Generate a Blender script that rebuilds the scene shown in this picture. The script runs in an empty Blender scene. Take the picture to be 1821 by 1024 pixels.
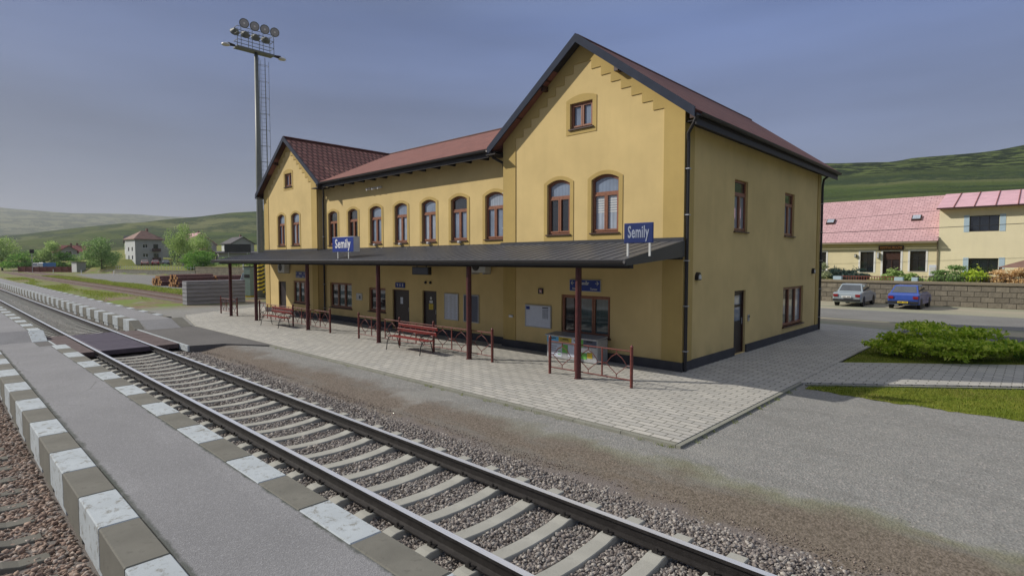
import bpy, bmesh, math, random
import numpy as np
from math import sin, cos, pi, radians, sqrt, atan2
from mathutils import Vector, Matrix
from mathutils.geometry import tessellate_polygon
random.seed(7); rng = np.random.default_rng(7)
SC = bpy.context.scene; COL = SC.collection

# ------------------------------------------------------------------ camera
cam_d = bpy.data.cameras.new("camera"); cam = bpy.data.objects.new("camera", cam_d); COL.objects.link(cam)
SC.camera = cam
cam.location = (0, 0, 2.84)
PHI, TILT = radians(-43.4253), radians(2.8356)
fw = Vector((sin(PHI)*cos(TILT), cos(PHI)*cos(TILT), -sin(TILT)))
cam.rotation_euler = fw.to_track_quat('-Z', 'Y').to_euler()
cam_d.sensor_width = 36; cam_d.lens = 36*989.3/1821
cam_d.clip_start = 0.1; cam_d.clip_end = 12000

# ------------------------------------------------------------------ world + sun
SUN = Vector((-1.25, -0.85, 1.0)).normalized()
SUN_EL = math.asin(SUN.z); SUN_AZ = atan2(SUN.x, SUN.y)
W = bpy.data.worlds.new("World"); SC.world = W; W.use_nodes = True
def nd(nt, t, **k):
    n = nt.nodes.new(t)
    for a, b in k.items(): setattr(n, a, b)
    return n
def world():
    nt = W.node_tree; nt.nodes.clear(); L = nt.links
    out = nd(nt, 'ShaderNodeOutputWorld'); bg = nd(nt, 'ShaderNodeBackground')
    sky = nd(nt, 'ShaderNodeTexSky', sky_type='NISHITA'); sky.sun_disc = False
    sky.sun_elevation = SUN_EL; sky.sun_rotation = SUN_AZ; sky.air_density = 1.0; sky.dust_density = 2.0
    tc = nd(nt, 'ShaderNodeTexCoord'); sep = nd(nt, 'ShaderNodeSeparateXYZ'); L.new(tc.outputs['Generated'], sep.inputs[0])
    # cloud veil: colour by elevation, streaked with stretched noise
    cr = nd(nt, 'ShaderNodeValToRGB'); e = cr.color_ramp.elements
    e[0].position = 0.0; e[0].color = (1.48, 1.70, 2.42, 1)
    e[1].position = 1.0; e[1].color = (7.0, 7.0, 7.2, 1)  # bright zenith outside the view, added as fill light for shaded areas
    x = e.new(0.12); x.color = (1.42, 1.70, 2.55, 1)
    x = e.new(0.38); x.color = (1.12, 1.62, 3.3, 1)
    x = e.new(0.52); x.color = (1.7, 2.2, 3.5, 1)
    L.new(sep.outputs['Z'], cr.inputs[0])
    mp = nd(nt, 'ShaderNodeMapping'); mp.inputs['Scale'].default_value = (1.0, 1.0, 6.5); mp.inputs['Rotation'].default_value = (0.10, 0.16, 0.3)
    L.new(tc.outputs['Generated'], mp.inputs[0])
    nz = nd(nt, 'ShaderNodeTexNoise'); nz.inputs['Scale'].default_value = 1.5; nz.inputs['Detail'].default_value = 5; nz.inputs['Roughness'].default_value = 0.45
    L.new(mp.outputs[0], nz.inputs[0])
    mr = nd(nt, 'ShaderNodeMapRange'); mr.inputs[1].default_value = 0.34; mr.inputs[2].default_value = 0.68; mr.inputs[3].default_value = 0.80; mr.inputs[4].default_value = 1.16
    L.new(nz.outputs[0], mr.inputs[0])
    # a lighter east than west
    dp = nd(nt, 'ShaderNodeVectorMath', operation='DOT_PRODUCT'); dp.inputs[1].default_value = (0.72, 0.69, 0.0)
    L.new(tc.outputs['Generated'], dp.inputs[0])
    m2 = nd(nt, 'ShaderNodeMapRange'); m2.inputs[1].default_value = -0.8; m2.inputs[2].default_value = 0.8; m2.inputs[3].default_value = 0.80; m2.inputs[4].default_value = 1.20
    L.new(dp.outputs['Value'], m2.inputs[0])
    mm = nd(nt, 'ShaderNodeMath', operation='MULTIPLY'); L.new(mr.outputs[0], mm.inputs[0]); L.new(m2.outputs[0], mm.inputs[1])
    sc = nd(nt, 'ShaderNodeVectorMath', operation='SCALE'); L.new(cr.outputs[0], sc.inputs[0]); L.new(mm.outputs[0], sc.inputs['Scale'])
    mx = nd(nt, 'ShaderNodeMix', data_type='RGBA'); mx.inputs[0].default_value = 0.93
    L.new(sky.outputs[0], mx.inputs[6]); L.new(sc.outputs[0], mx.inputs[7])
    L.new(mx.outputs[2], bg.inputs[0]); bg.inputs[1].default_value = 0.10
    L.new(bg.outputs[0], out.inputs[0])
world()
sd = bpy.data.lights.new("sun", 'SUN'); sun = bpy.data.objects.new("sun", sd); COL.objects.link(sun)
sd.energy = 3.9; sd.angle = radians(0.6); sd.color = (1.0, 0.94, 0.85)
sun.rotation_euler = (-SUN).to_track_quat('-Z', 'Y').to_euler()
VS = SC.view_settings; VS.view_transform = 'Standard'; VS.look = 'None'; VS.exposure = 0.2; VS.gamma = 1
SC.cycles.max_bounces = 5; SC.cycles.volume_bounces = 0

# ------------------------------------------------------------------ material helpers
class G:
    """tiny node graph helper"""
    def __init__(s, name):
        s.m = bpy.data.materials.new(name); s.m.use_nodes = True; s.nt = s.m.node_tree
        s.b = s.nt.nodes['Principled BSDF']; s.L = s.nt.links
        s.tc = nd(s.nt, 'ShaderNodeTexCoord')
    def val(s, sock, v):
        if isinstance(v, bpy.types.NodeSocket): s.L.new(v, sock)
        elif isinstance(v, (tuple, list)) and len(v) == 3 and len(sock.default_value) == 4: sock.default_value = (*v, 1)
        else: sock.default_value = v
    def noise(s, scale, detail=4, rough=0.55, vec=None, sc=(1, 1, 1), dim='Fac'):
        n = nd(s.nt, 'ShaderNodeTexNoise'); n.inputs['Scale'].default_value = scale; n.inputs['Detail'].default_value = detail; n.inputs['Roughness'].default_value = rough
        v = vec or s.tc.outputs['Object']
        if sc != (1, 1, 1):
            mp = nd(s.nt, 'ShaderNodeMapping'); mp.inputs['Scale'].default_value = sc; s.L.new(v, mp.inputs[0]); v = mp.outputs[0]
        s.L.new(v, n.inputs[0]); return n.outputs[0]
    def vor(s, scale, feature='F1', out='Distance', sc=(1, 1, 1), rnd=1.0):
        n = nd(s.nt, 'ShaderNodeTexVoronoi'); n.feature = feature; n.inputs['Scale'].default_value = scale; n.inputs['Randomness'].default_value = rnd
        v = s.tc.outputs['Object']
        if sc != (1, 1, 1):
            mp = nd(s.nt, 'ShaderNodeMapping'); mp.inputs['Scale'].default_value = sc; s.L.new(v, mp.inputs[0]); v = mp.outputs[0]
        s.L.new(v, n.inputs[0]); return n.outputs[out]
    def mr(s, v, a, b, c=0.0, d=1.0, smooth=False):
        n = nd(s.nt, 'ShaderNodeMapRange'); 
        if smooth: n.interpolation_type = 'SMOOTHSTEP'
        s.L.new(v, n.inputs[0])
        for i, k in enumerate((a, b, c, d)): n.inputs[i+1].default_value = k
        return n.outputs[0]
    def math(s, op, a, b=None, clamp=False):
        n = nd(s.nt, 'ShaderNodeMath', operation=op); n.use_clamp = clamp; s.val(n.inputs[0], a)
        if b is not None: s.val(n.inputs[1], b)
        return n.outputs[0]
    def mix(s, f, a, b, mode='MIX'):
        n = nd(s.nt, 'ShaderNodeMix', data_type='RGBA', blend_type=mode); s.val(n.inputs[0], f); s.val(n.inputs[6], a); s.val(n.inputs[7], b)
        return n.outputs[2]
    def xyz(s, src='Object'):
        n = nd(s.nt, 'ShaderNodeSeparateXYZ'); s.L.new(s.tc.outputs[src], n.inputs[0]); return n.outputs
    def island(s):
        n = nd(s.nt, 'ShaderNodeNewGeometry'); return n.outputs['Random Per Island']
    def offs(s):
        n = nd(s.nt, 'ShaderNodeObjectInfo'); v = nd(s.nt, 'ShaderNodeVectorMath', operation='ADD'); s.L.new(s.tc.outputs['Object'], v.inputs[0]); s.L.new(n.outputs['Location'], v.inputs[1]); return v.outputs[0]
    def objrand(s):
        n = nd(s.nt, 'ShaderNodeObjectInfo'); return n.outputs['Random']
    def ramp(s, v, stops):
        n = nd(s.nt, 'ShaderNodeValToRGB'); e = n.color_ramp.elements
        e[0].position = stops[0][0]; e[0].color = (*stops[0][1], 1); e[1].position = stops[-1][0]; e[1].color = (*stops[-1][1], 1)
        for p, c in stops[1:-1]: x = e.new(p); x.color = (*c, 1)
        s.L.new(v, n.inputs[0]); return n.outputs[0]
    def done(s, col=None, rough=0.8, bump=None, bstr=0.3, bdist=0.01, metal=0.0, spec=0.5):
        if col is not None: s.val(s.b.inputs['Base Color'], col)
        s.val(s.b.inputs['Roughness'], rough); s.b.inputs['Metallic'].default_value = metal
        s.b.inputs['Specular IOR Level'].default_value = spec
        if bump is not None:
            n = nd(s.nt, 'ShaderNodeBump'); n.inputs['Strength'].default_value = bstr; n.inputs['Distance'].default_value = bdist
            s.L.new(bump, n.inputs['Height']); s.L.new(n.outputs[0], s.b.inputs['Normal'])
        return s.m
def C(c, k): return tuple(min(1, max(0, x*k)) for x in c)
def plain(name, col, rough=0.7, var=0.12, scale=6, metal=0.0, bstr=0.15, fine=60, spec=0.4):
    g = G(name); n = g.noise(scale, 5); c = g.mix(g.mr(n, 0.3, 0.7), C(col, 1-var), C(col, 1+var))
    f = g.noise(fine, 2); c = g.mix(g.mr(f, 0.35, 0.65, 0, 0.35), c, C(col, 1-1.6*var))
    return g.done(c, rough, f, bstr, 0.004, metal, spec)
M = {}
def stucco(name, col, var=0.11):
    g = G(name); big = g.noise(0.55, 5, 0.6); c = g.mix(g.mr(big, 0.3, 0.7), C(col, 1-var), C(col, 1+var))
    st = g.noise(3.0, 4, 0.6, sc=(1, 1, 0.12)); c = g.mix(g.mr(st, 0.50, 0.72, 0, 0.26), c, C(col, 0.82))
    z = g.xyz()[2]; splash = g.math('MULTIPLY', g.mr(z, 0.25, 0.8, 1, 0), g.mr(g.noise(2.2, 4), 0.4, 0.65)); c = g.mix(g.math('MULTIPLY', splash, 0.45), c, C(col, 0.55))
    f = g.noise(160, 3, 0.7); c = g.mix(g.mr(f, 0.4, 0.7, 0, 0.16), c, C(col, 0.7))
    return g.done(c, 0.92, f, 0.35, 0.004, spec=0.2)
M['yellow'] = stucco('yellow_render', (0.64, 0.490, 0.225))
M['ochre'] = stucco('ochre_render', (0.48, 0.352, 0.130))
M['plinth'] = plain('dark_plinth_render', (0.055, 0.055, 0.06), 0.9, 0.2, 2.0, fine=120)
M['brown'] = plain('brown_window_wood', (0.26, 0.108, 0.06), 0.45, 0.2, 14, bstr=0.1)
M['brown_dark'] = plain('dark_brown_wood', (0.055, 0.024, 0.016), 0.5, 0.2, 14)
M['door'] = plain('dark_door_panel', (0.028, 0.020, 0.022), 0.4, 0.25, 9)
M['dark_metal'] = plain('anthracite_sheet', (0.040, 0.042, 0.050), 0.42, 0.15, 3, metal=0.0, spec=0.5)
M['barge'] = plain('blue_grey_barge_paint', (0.040, 0.048, 0.070), 0.8, 0.12, 4, spec=0.1)
M['soffit'] = plain('dark_soffit_boards', (0.028, 0.024, 0.024), 0.8, 0.2, 8)
M['gutter'] = plain('dark_gutter_metal', (0.028, 0.026, 0.028), 0.55, 0.15, 6, metal=0.0)
M['post'] = plain('dark_red_post_paint', (0.085, 0.022, 0.022), 0.42, 0.25, 9, fine=40)
M['rail_red'] = plain('red_brown_rail_paint', (0.155, 0.042, 0.034), 0.42, 0.3, 10, fine=40)
M['bench_red'] = plain('red_bench_slat', (0.20, 0.028, 0.024), 0.5, 0.25, 12)
M['iron'] = plain('black_iron', (0.025, 0.022, 0.022), 0.45, 0.2, 12)
M['white'] = plain('white_paint', (0.74, 0.74, 0.72), 0.5, 0.06, 5)
M['off_white'] = plain('off_white_plastic', (0.55, 0.56, 0.54), 0.5, 0.06, 5)
M['galv'] = plain('galvanised_steel', (0.42, 0.43, 0.44), 0.45, 0.12, 12, metal=0.3)
M['grey_metal'] = plain('grey_green_metal', (0.15, 0.165, 0.145), 0.5, 0.12, 5)
M['cab_green'] = plain('pale_green_cabinet', (0.20, 0.27, 0.235), 0.55, 0.1, 4)
M['blue'] = plain('blue_sign_face', (0.012, 0.035, 0.22), 0.35, 0.06, 4, bstr=0.02)
M['navy'] = plain('dark_blue_sign_face', (0.010, 0.025, 0.12), 0.4, 0.06, 4, bstr=0.02); M['pale_letter'] = plain('grey_blue_lettering', (0.27, 0.31, 0.40), 0.5, 0.05, 4, bstr=0.02)
M['yel'] = plain('yellow_paint', (0.60, 0.45, 0.03), 0.5, 0.15, 7)
M['black'] = plain('black_paint', (0.018, 0.018, 0.02), 0.5, 0.15, 7)
M['green_p'] = plain('green_sticker', (0.14, 0.42, 0.08), 0.5, 0.1)
M['cyan_p'] = plain('light_blue_sticker', (0.12, 0.42, 0.66), 0.5, 0.1)
M['paper'] = plain('paper', (0.56, 0.60, 0.68), 0.6, 0.05, 8, bstr=0.02)
M['slate'] = plain('slate_blue_board', (0.075, 0.09, 0.135), 0.4, 0.08, 8, bstr=0.02)
M['red_mark'] = plain('red_mark', (0.5, 0.03, 0.03), 0.5, 0.1)
M['rubber'] = plain('tyre_rubber', (0.02, 0.02, 0.02), 0.8, 0.2)
def glass(name, col, folds=0.0, rough=0.06, spec=0.9):
    g = G(name); c = g.mix(g.mr(g.noise(1.7, 3), 0.3, 0.7), C(col, 0.75), C(col, 1.2))
    if folds:
        w = nd(g.nt, 'ShaderNodeTexWave'); w.inputs['Scale'].default_value = 2.6; w.inputs['Distortion'].default_value = 1.2; w.bands_direction = 'X'
        g.L.new(g.tc.outputs['Object'], w.inputs[0]); c = g.mix(g.math('MULTIPLY', w.outputs[1], folds), c, C(col, 0.6))
    g.b.inputs['Coat Weight'].default_value = 1.0; g.b.inputs['Coat Roughness'].default_value = 0.02
    return g.done(c, rough, g.noise(1.2, 2), 0.06, 0.05, spec=spec)
M['glass_dark'] = glass('dark_window_glass', (0.012, 0.016, 0.022))
M['glass_sky'] = glass('window_glass_painted_sky', (0.20, 0.25, 0.33), 0.3)  # sky reflection put into the pane colour, with faint curtain folds
M['glass_curt'] = glass('window_glass_with_net_curtain', (0.36, 0.41, 0.48), 0.6)
M['glass_teal'] = glass('window_glass_greenish', (0.06, 0.10, 0.10), 0.4)
M['car_glass'] = glass('car_glass', (0.05, 0.06, 0.07))
def conc(name, col, var=0.14, sc=3.0, wear=False):
    g = G(name); c = g.mix(g.mr(g.noise(sc, 6, 0.6), 0.3, 0.7), C(col, 1-var), C(col, 1+var))
    c = g.mix(g.mr(g.objrand(), 0, 1, 0, 0.5), c, C(col, 0.84))
    st = g.noise(9, 3, 0.6); c = g.mix(g.mr(st, 0.6, 0.72, 0, 0.45), c, C(col, 0.55))
    f = g.noise(90, 3, 0.7); c = g.mix(g.mr(f, 0.5, 0.75, 0, 0.4), c, C(col, 0.6))
    if wear: c = g.mix(g.math('MULTIPLY', g.mr(g.noise(7, 6, .75, vec=g.offs()), .54, .63, 0, .85), 1.0), c, (0.20, 0.195, 0.17))
    return g.done(c, 0.9, f, 0.4, 0.004, spec=0.2)
M['conc'] = conc('bare_concrete', (0.165, 0.16, 0.137))
M['conc_w'] = conc('white_painted_concrete', (0.42, 0.46, 0.48), 0.08, wear=True)
M['sleeper'] = conc('sleeper_concrete', (0.36, 0.355, 0.315))
M['sleeper_old'] = conc('old_sleeper_concrete', (0.15, 0.145, 0.125))
M['kerb'] = conc('kerb_concrete', (0.24, 0.24, 0.20))
def asphalt(name, col, edge=False):
    g = G(name); c = g.mix(g.mr(g.noise(0.5, 6, 0.6), 0.3, 0.7), C(col, 0.86), C(col, 1.14))
    v = g.vor(85, out='Color'); sep = nd(g.nt, 'ShaderNodeSeparateColor'); g.L.new(v, sep.inputs[0])
    c = g.mix(g.mr(sep.outputs[0], 0, 1, 0, 0.55), c, C(col, 0.62)); c = g.mix(g.mr(sep.outputs[1], 0.8, 1, 0, 0.5), c, C(col, 1.7))
    c = g.mix(g.mr(g.noise(5, 5, 0.7), 0.62, 0.72, 0, 0.3), c, C(col, 0.7))
    if edge:
        Y = g.xyz()[1]; n = g.noise(3.5, 5, .7)
        d = g.math('MINIMUM', g.math('ABSOLUTE', g.math('SUBTRACT', Y, 1.41)), g.math('ABSOLUTE', g.math('SUBTRACT', Y, 2.545))); k = g.mr(g.math('SUBTRACT', d, g.math('MULTIPLY', g.math('SUBTRACT', n, .45), .16)), .0, .035, .8, 0); c = g.mix(k, c, (0.045, 0.055, 0.04))
        pt = g.mr(g.noise(.33, 2, .4, sc=(.5, 1.2, 1)), .55, .57, 0, .22); c = g.mix(pt, c, C(col, .68))
        cr_ = g.vor(.55, feature='DISTANCE_TO_EDGE'); c = g.mix(g.math('MULTIPLY', g.mr(cr_, 0, .010, .55, 0), g.mr(g.noise(.5, 3), .5, .6)), c, C(col, .35))
    return g.done(c, 0.93, g.vor(85), 0.5, 0.006, spec=0.2)
M['asphalt'] = asphalt('platform_asphalt', (0.245, 0.245, 0.25), edge=True)
M['asphalt2'] = asphalt('road_asphalt', (0.20, 0.198, 0.185))
M['asphalt_d'] = asphalt('dark_tarmac', (0.135, 0.13, 0.125))
def paving():
    g = G('grey_paving_blocks')
    def br(w, h, rot):
        mp = nd(g.nt, 'ShaderNodeMapping'); mp.inputs['Rotation'].default_value = (0, 0, rot); g.L.new(g.tc.outputs['Object'], mp.inputs[0])
        b = nd(g.nt, 'ShaderNodeTexBrick'); b.offset = 0.5
        b.inputs['Scale'].default_value = 1; b.inputs['Brick Width'].default_value = w; b.inputs['Row Height'].default_value = h
        b.inputs['Mortar Size'].default_value = 0.013; b.inputs['Mortar Smooth'].default_value = 0.4
        b.inputs['Color1'].default_value = (0.50, 0.48, 0.43, 1); b.inputs['Color2'].default_value = (0.39, 0.38, 0.35, 1); b.inputs['Mortar'].default_value = (0.12, 0.12, 0.095, 1)
        g.L.new(mp.outputs[0], b.inputs[0]); return b
    b = br(0.36, 0.16, 0.0)
    c = g.mix(g.mr(g.noise(0.6, 5), 0.35, 0.65, 0, 0.35), b.outputs[0], (0.30, 0.29, 0.255))
    c = g.mix(g.mr(g.noise(120, 2), 0.5, 0.8, 0, 0.4), c, (0.22, 0.215, 0.20))
    c = g.mix(g.mr(g.noise(1.6, 5, 0.7), 0.6, 0.75, 0, 0.35), c, (0.27, 0.23, 0.20))
    return g.done(c, 0.92, g.math('SUBTRACT', 1.0, b.outputs[1]), 0.6, 0.01, spec=0.2)
M['paving'] = paving()
def tiles(name, c1, c2, w, h, bstr=1.0, ms=0.012):
    g = G(name); uv = g.tc.outputs['UV']
    b = nd(g.nt, 'ShaderNodeTexBrick'); b.offset = 0.5; b.inputs['Scale'].default_value = 1; b.inputs['Brick Width'].default_value = w; b.inputs['Row Height'].default_value = h
    b.inputs['Mortar Size'].default_value = ms; b.inputs['Mortar Smooth'].default_value = 0.7
    b.inputs['Color1'].default_value = (*c1, 1); b.inputs['Color2'].default_value = (*c2, 1); b.inputs['Mortar'].default_value = (*C(c2, 0.22 if ms > .05 else .35), 1)
    g.L.new(uv, b.inputs[0])
    sx = nd(g.nt, 'ShaderNodeSeparateXYZ'); g.L.new(uv, sx.inputs[0])
    fr = g.math('FRACT', g.math('DIVIDE', sx.outputs[1], h))
    wv = g.math('SINE', g.math('MULTIPLY', sx.outputs[0], 2*pi/w))
    hgt = g.math('ADD', g.math('MULTIPLY', fr, -0.7), g.math('MULTIPLY', wv, 0.45))
    c = g.mix(g.mr(g.noise(1.3, 5, 0.6), 0.35, 0.7, 0, 0.45), b.outputs[0], C(c2, 0.7))
    c = g.mix(g.mr(g.noise(25, 3), 0.5, 0.75, 0, 0.4), c, C(c1, 0.55))
    return g.done(c, 0.75, hgt, bstr, 0.03, spec=0.3)
M['tile'] = tiles('dark_red_roof_tiles', (0.38, 0.18, 0.14), (0.27, 0.115, 0.09), 0.28, 0.36, 1.0, 0.075)
M['tile_red'] = tiles('red_brown_roof_tiles', (0.26, 0.112, 0.088), (0.20, 0.086, 0.068), 0.24, 0.33, 0.5)
M['tile_pink'] = tiles('faded_pink_roof_tiles', (0.60, 0.385, 0.395), (0.51, 0.315, 0.325), 0.40, 0.26, 0.3, 0.022)
def seam(name, col, w):
    g = G(name); c = g.mix(g.mr(g.noise(0.9, 5), 0.3, 0.7), C(col, 0.82), C(col, 1.12)); c = g.mix(g.mr(g.noise(7, 4), 0.55, 0.75, 0, 0.35), c, C(col, 1.3))
    return g.done(c, 0.5, g.noise(5, 2), 0.1, 0.01)
M['pink_metal'] = seam('faded_pink_sheet_roof', (0.64, 0.38, 0.41), 1)
M['canopy'] = seam('charcoal_standing_seam', (0.062, 0.068, 0.082), 1)
def stone(name, c1, c2, w=0.8, h=0.38):
    g = G(name); b = nd(g.nt, 'ShaderNodeTexBrick'); b.inputs['Scale'].default_value = 1; b.inputs['Brick Width'].default_value = w; b.inputs['Row Height'].default_value = h
    b.inputs['Mortar Size'].default_value = 0.02; b.inputs['Mortar Smooth'].default_value = 0.5; b.inputs['Color1'].default_value = (*c1, 1); b.inputs['Color2'].default_value = (*c2, 1); b.inputs['Mortar'].default_value = (*C(c2, 0.35), 1)
    x = g.xyz(); cmb = nd(g.nt, 'ShaderNodeCombineXYZ'); g.L.new(g.math('ADD', x[0], x[1]), cmb.inputs[0]); g.L.new(x[2], cmb.inputs[1]); g.L.new(cmb.outputs[0], b.inputs[0])
    c = g.mix(g.mr(g.noise(3.5, 6, 0.7), 0.35, 0.7, 0, 0.6), b.outputs[0], C(c2, 0.55))
    return g.done(c, 0.9, g.math('ADD', g.math('MULTIPLY', b.outputs[1], -1.0), g.noise(9, 5)), 0.8, 0.04, spec=0.2)
M['stone'] = stone('brown_stone_blocks', (0.265, 0.235, 0.18), (0.18, 0.16, 0.125), .66, .33)
M['stone_g'] = stone('grey_stone_blocks', (0.30, 0.29, 0.25), (0.21, 0.205, 0.18), 0.6, 0.3)
M['coping'] = conc('stone_coping', (0.24, 0.205, 0.145))
def timber():
    g = G('weathered_grey_sleepers'); x = g.xyz()
    w = g.math('SINE', g.math('MULTIPLY', x[2], 2*pi/0.26))
    c = g.mix(g.mr(g.noise(4, 6, 0.7, sc=(0.3, 0.3, 3)), 0.3, 0.7), (0.15, 0.15, 0.165), (0.27, 0.27, 0.29)); c = g.mix(g.mr(w, -1, -0.85, 0.5, 0), c, (0.03, 0.03, 0.03))
    return g.done(c, 0.9, w, 0.5, 0.02)
M['timber'] = timber()
def hwall(name, col): return stucco(name, col, 0.05)
M['cream'] = hwall('cream_house_render', (0.72, 0.64, 0.42)); M['cream2'] = hwall('pale_cream_render', (0.76, 0.69, 0.47))
M['grey_r'] = hwall('grey_house_render', (0.32, 0.32, 0.30)); M['grey_r2'] = hwall('warm_grey_render', (0.36, 0.32, 0.31)); M['white_r'] = hwall('white_house_render', (0.62, 0.64, 0.64))
M['roof_br'] = plain('brown_roof', (0.22, 0.13, 0.10), 0.8, 0.2, 1.0, fine=20); M['roof_dk'] = plain('dark_roof', (0.075, 0.07, 0.075), 0.8, 0.2, 1.0, fine=20)
M['roof_rd'] = plain('dull_red_roof', (0.20, 0.06, 0.05), 0.8, 0.2, 1.0, fine=20); M['roof_pk'] = plain('pink_roof', (0.5, 0.27, 0.29), 0.8, 0.15, 1.0, fine=20)
M['fence_red'] = plain('red_brown_boards', (0.19, 0.06, 0.045), 0.8, 0.25, 3)
M['bark'] = plain('bark', (0.10, 0.08, 0.06), 0.9, 0.35, 6, bstr=0.6, fine=25); M['birch'] = plain('pale_bark', (0.38, 0.36, 0.32), 0.9, 0.3, 4, bstr=0.5)
M['log_bark'] = plain('log_bark', (0.20, 0.10, 0.085), 0.9, 0.35, 5, bstr=0.5); M['log_end'] = plain('cut_log_end', (0.52, 0.27, 0.10), 0.85, 0.25, 6)
M['deck'] = plain('dark_purple_rubber_deck', (0.068, 0.052, 0.070), 0.55, 0.25, 5, fine=80); M['deck_b'] = plain('brown_timber_deck', (0.10, 0.07, 0.066), 0.8, 0.3, 5, fine=80)
M['rail_side'] = plain('oily_rail_side', (0.030, 0.027, 0.026), 0.5, 0.3, 10, metal=0.2); M['rail_rust'] = plain('rusty_rail', (0.13, 0.075, 0.055), 0.7, 0.3, 10)
def shiny():
    g = G('polished_rail_head'); c = g.mix(g.mr(g.noise(3, 3, sc=(0.2, 30, 1)), 0.3, 0.7), (0.62, 0.64, 0.68), (0.82, 0.84, 0.88)); return g.done(c, 0.42, metal=0.6)
M['rail_top'] = shiny()
def leafm(name, c1, c2, c3):
    g = G(name); r = g.island(); c = g.ramp(r, [(0, C(c1, 1)), (0.55, c2), (1, c3)])
    big = g.noise(0.8, 2); c = g.mix(g.mr(big, 0.35, 0.65, 0, 0.35), c, C(c1, 0.85))
    m = g.done(c, 0.65, spec=0.3)
    tr = nd(g.nt, 'ShaderNodeBsdfTranslucent'); g.L.new(c, tr.inputs[0]); ms = nd(g.nt, 'ShaderNodeMixShader'); ms.inputs[0].default_value = 0.42
    o = g.nt.nodes['Material Output']; g.L.new(g.b.outputs[0], ms.inputs[1]); g.L.new(tr.outputs[0], ms.inputs[2]); g.L.new(ms.outputs[0], o.inputs[0]); return m
M['lf_bush'] = leafm('bush_leaves', (0.16, 0.30, 0.02), (0.52, 0.66, 0.05), (0.78, 0.84, 0.16)); M['lf_bush2'] = leafm('bush_leaves_deeper', (0.08, 0.22, 0.03), (0.20, 0.42, 0.07), (0.38, 0.58, 0.14))
M['lf_light'] = leafm('light_leaves', (0.19, 0.30, 0.08), (0.40, 0.55, 0.17), (0.62, 0.73, 0.34)); M['lf_mid'] = leafm('mid_leaves', (0.11, 0.22, 0.06), (0.26, 0.41, 0.13), (0.50, 0.62, 0.30))
M['lf_dark'] = leafm('dark_leaves', (0.025, 0.06, 0.03), (0.05, 0.11, 0.05), (0.10, 0.17, 0.08)); M['lf_willow'] = leafm('willow_leaves', (0.08, 0.21, 0.03), (0.19, 0.38, 0.06), (0.32, 0.50, 0.12))
M['lf_pale'] = leafm('pale_leaves', (0.20, 0.26, 0.12), (0.42, 0.46, 0.26), (0.62, 0.64, 0.42)); M['lf_blue'] = leafm('blue_green_leaves', (0.02, 0.05, 0.045), (0.06, 0.11, 0.09), (0.16, 0.22, 0.19))
M['lf_orange'] = leafm('peach_flowers', (0.55, 0.36, 0.16), (0.78, 0.56, 0.30), (0.88, 0.72, 0.46))
M['lf_grass'] = leafm('grass_blades', (0.11, 0.14, 0.015), (0.20, 0.27, 0.03), (0.30, 0.34, 0.06)); M['lf_grass2'] = leafm('wild_grass_blades', (0.16, 0.21, 0.03), (0.28, 0.35, 0.06), (0.42, 0.43, 0.13))
def rockm(name, cols):
    g = G(name); c = g.ramp(g.island(), cols); c = g.mix(g.mr(g.noise(70, 3), 0.4, 0.7, 0, 0.4), c, (0.09, 0.08, 0.075)); return g.done(c, 0.9, g.noise(120, 3), 0.5, 0.004, spec=0.25)
M['rock'] = rockm('grey_ballast', [(0, (0.09, 0.078, 0.07)), (0.3, (0.19, 0.165, 0.15)), (0.55, (0.25, 0.22, 0.20)), (0.8, (0.29, 0.275, 0.255)), (1, (0.46, 0.42, 0.37))])
M['rock_b'] = rockm('brown_ballast', [(0, (0.10, 0.075, 0.06)), (0.35, (0.27, 0.19, 0.15)), (0.65, (0.36, 0.26, 0.20)), (0.88, (0.34, 0.30, 0.27)), (1, (0.55, 0.45, 0.37))])
M['rock_d'] = rockm('brown_grit', [(0, (0.10, 0.08, 0.065)), (0.5, (0.19, 0.15, 0.125)), (0.85, (0.27, 0.225, 0.19)), (1, (0.40, 0.34, 0.29))])

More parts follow.
